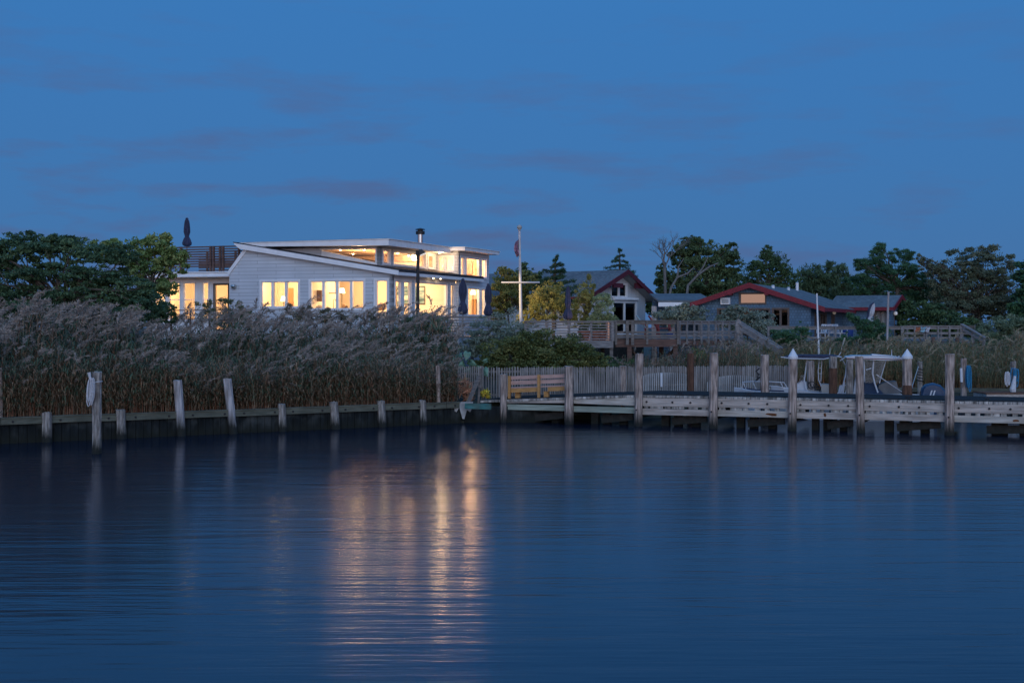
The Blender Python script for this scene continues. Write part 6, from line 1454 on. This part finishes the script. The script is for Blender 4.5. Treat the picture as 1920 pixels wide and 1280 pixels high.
t = thing('dead_tree', 'leafless forked tree with pale leaning trunks in front of the tall dense dark tree', 'tree', W(1262, 600, D))
mb.tube([W(1249, 590, D), W(1258, 540, D), W(1270, 520, D), W(1290, 512, D), W(1302, 500, D)], [.10, .09, .075, .06, .03], 7)
mb.tube([W(1284, 590, D), W(1290, 535, D), W(1308, 516, D), W(1330, 500, D), W(1347, 493, D)], [.10, .09, .075, .06, .03], 7)
mb.tube([W(1308, 516, D), W(1320, 498, D), W(1328, 480, D)], [.07, .05, .02], 6); mb.tube([W(1270, 520, D), W(1272, 500, D), W(1282, 485, D)], [.07, .05, .02], 6)
mb.build('trunk', 'bark_pale', t, smooth=True)
tree('broadleaf_tree', 'ragged dark tree with twiggy tips behind the red gable of the blue house', 'tree', 104,
     [(1405, 520, 22, 30), (1435, 500, 28, 28), (1460, 500, 26, 30), (1420, 545, 30, 22), (1470, 530, 34, 30), (1440, 475, 14, 14), (1450, 545, 46, 20)],
     (1440, 1440, 545), 16000, .19, DARK, 29, per=11, wid=.4, frac=(.16, .34), nl=60, shell=.6, r0=.15)
tree('willow_tree', 'drooping willow right of the ragged dark tree', 'tree', 106,
     [(1520, 515, 30, 22), (1555, 520, 32, 24), (1500, 540, 30, 26), (1580, 535, 22, 24), (1540, 550, 50, 20), (1590, 550, 12, 14)],
     (1540, 1540, 530), 9500, .34, [(.026, .042, .022), (.042, .064, .030), (.06, .085, .045)], 30, per=11, wid=.18, droop=1.3, nl=36, shell=.55, r0=.15)
tree('pine_tree', 'dark pine with layered needle pads above the low wing', 'tree', 98,
     [(1648, 468, 14, 12), (1640, 490, 22, 13), (1688, 480, 24, 14), (1620, 496, 22, 10), (1660, 510, 34, 14), (1700, 505, 30, 13), (1615, 525, 26, 12), (1650, 535, 30, 12), (1725, 525, 28, 13), (1690, 530, 26, 10), (1620, 545, 20, 10), (1740, 545, 30, 14), (1710, 550, 24, 9)],
     (1684, 1682, 540), 26000, .26, PINE, 31, per=9, wid=.14, frac=(.24, .42), nl=70, shell=.5, r0=.22, droop=-.35, depth=1.0, gap=.15)
tree('broadleaf_tree', 'wide round headed tree with airy twigs at the right', 'tree', 95,
     [(1775, 520, 40, 36), (1815, 495, 45, 32), (1850, 495, 42, 32), (1880, 530, 34, 42), (1830, 540, 60, 40), (1780, 560, 46, 36), (1840, 580, 70, 36), (1890, 575, 34, 36), (1745, 500, 20, 18), (1725, 485, 10, 10)],
     (1838, 1835, 590), 34000, .15, [(.035, .046, .030), (.055, .066, .040), (.075, .075, .045)], 32, per=16, wid=.5, frac=(.14, .3), nl=110, shell=.6, r0=.2)
tree('broadleaf_tree', 'dark tree cut by the right edge of the picture', 'tree', 90, [(1925, 510, 20, 24), (1935, 545, 34, 36), (1925, 590, 34, 36)], (1935, 1930, 560), 6500, .24, PINE, 33, per=12, nl=24)
shrub('dark hedge of shrubs behind the right deck', 91, [(1725, 590, 44, 22), (1770, 600, 50, 24), (1720, 615, 40, 18), (1800, 615, 44, 20), (1700, 575, 20, 16)], 8500, .22, DARK, 34, per=12)
shrub('pale green bush right of the far deck steps', 79, [(1865, 618, 30, 24), (1895, 612, 32, 26), (1920, 622, 26, 26), (1850, 640, 30, 18), (1890, 640, 50, 18)], 6500, .15, [(.045, .06, .035), (.07, .09, .05), (.1, .12, .075)], 35, per=12, wid=.4)
shrub('dark green shrub at the foot of the far deck steps', 73, [(1800, 655, 18, 14), (1822, 662, 16, 12)], 2400, .14, DARK, 36)
tree('broadleaf_tree', 'low dark treetops behind the middle house roof on the left of the spruce', 'tree', 100, [(1090, 560, 60, 24), (1010, 560, 60, 24), (940, 560, 40, 24)], (1040, 1040, 570), 6000, .25, DARK, 37, per=10, nl=20)
shrub('dark shrub behind the breezeway at the foot of the bare tree', 96, [(1225, 575, 20, 16), (1250, 570, 26, 16), (1290, 575, 36, 18), (1340, 570, 40, 18)], 5500, .24, DARK, 38, per=10)
tree('broadleaf_tree', 'thin line of dark trees showing low behind the reeds at the far left', 'tree', 120, [(-20, 590, 60, 26), (60, 592, 60, 22), (140, 592, 60, 22), (220, 592, 60, 20)], (60, 60, 595), 7000, .3, DARK, 39, per=10, nl=10)
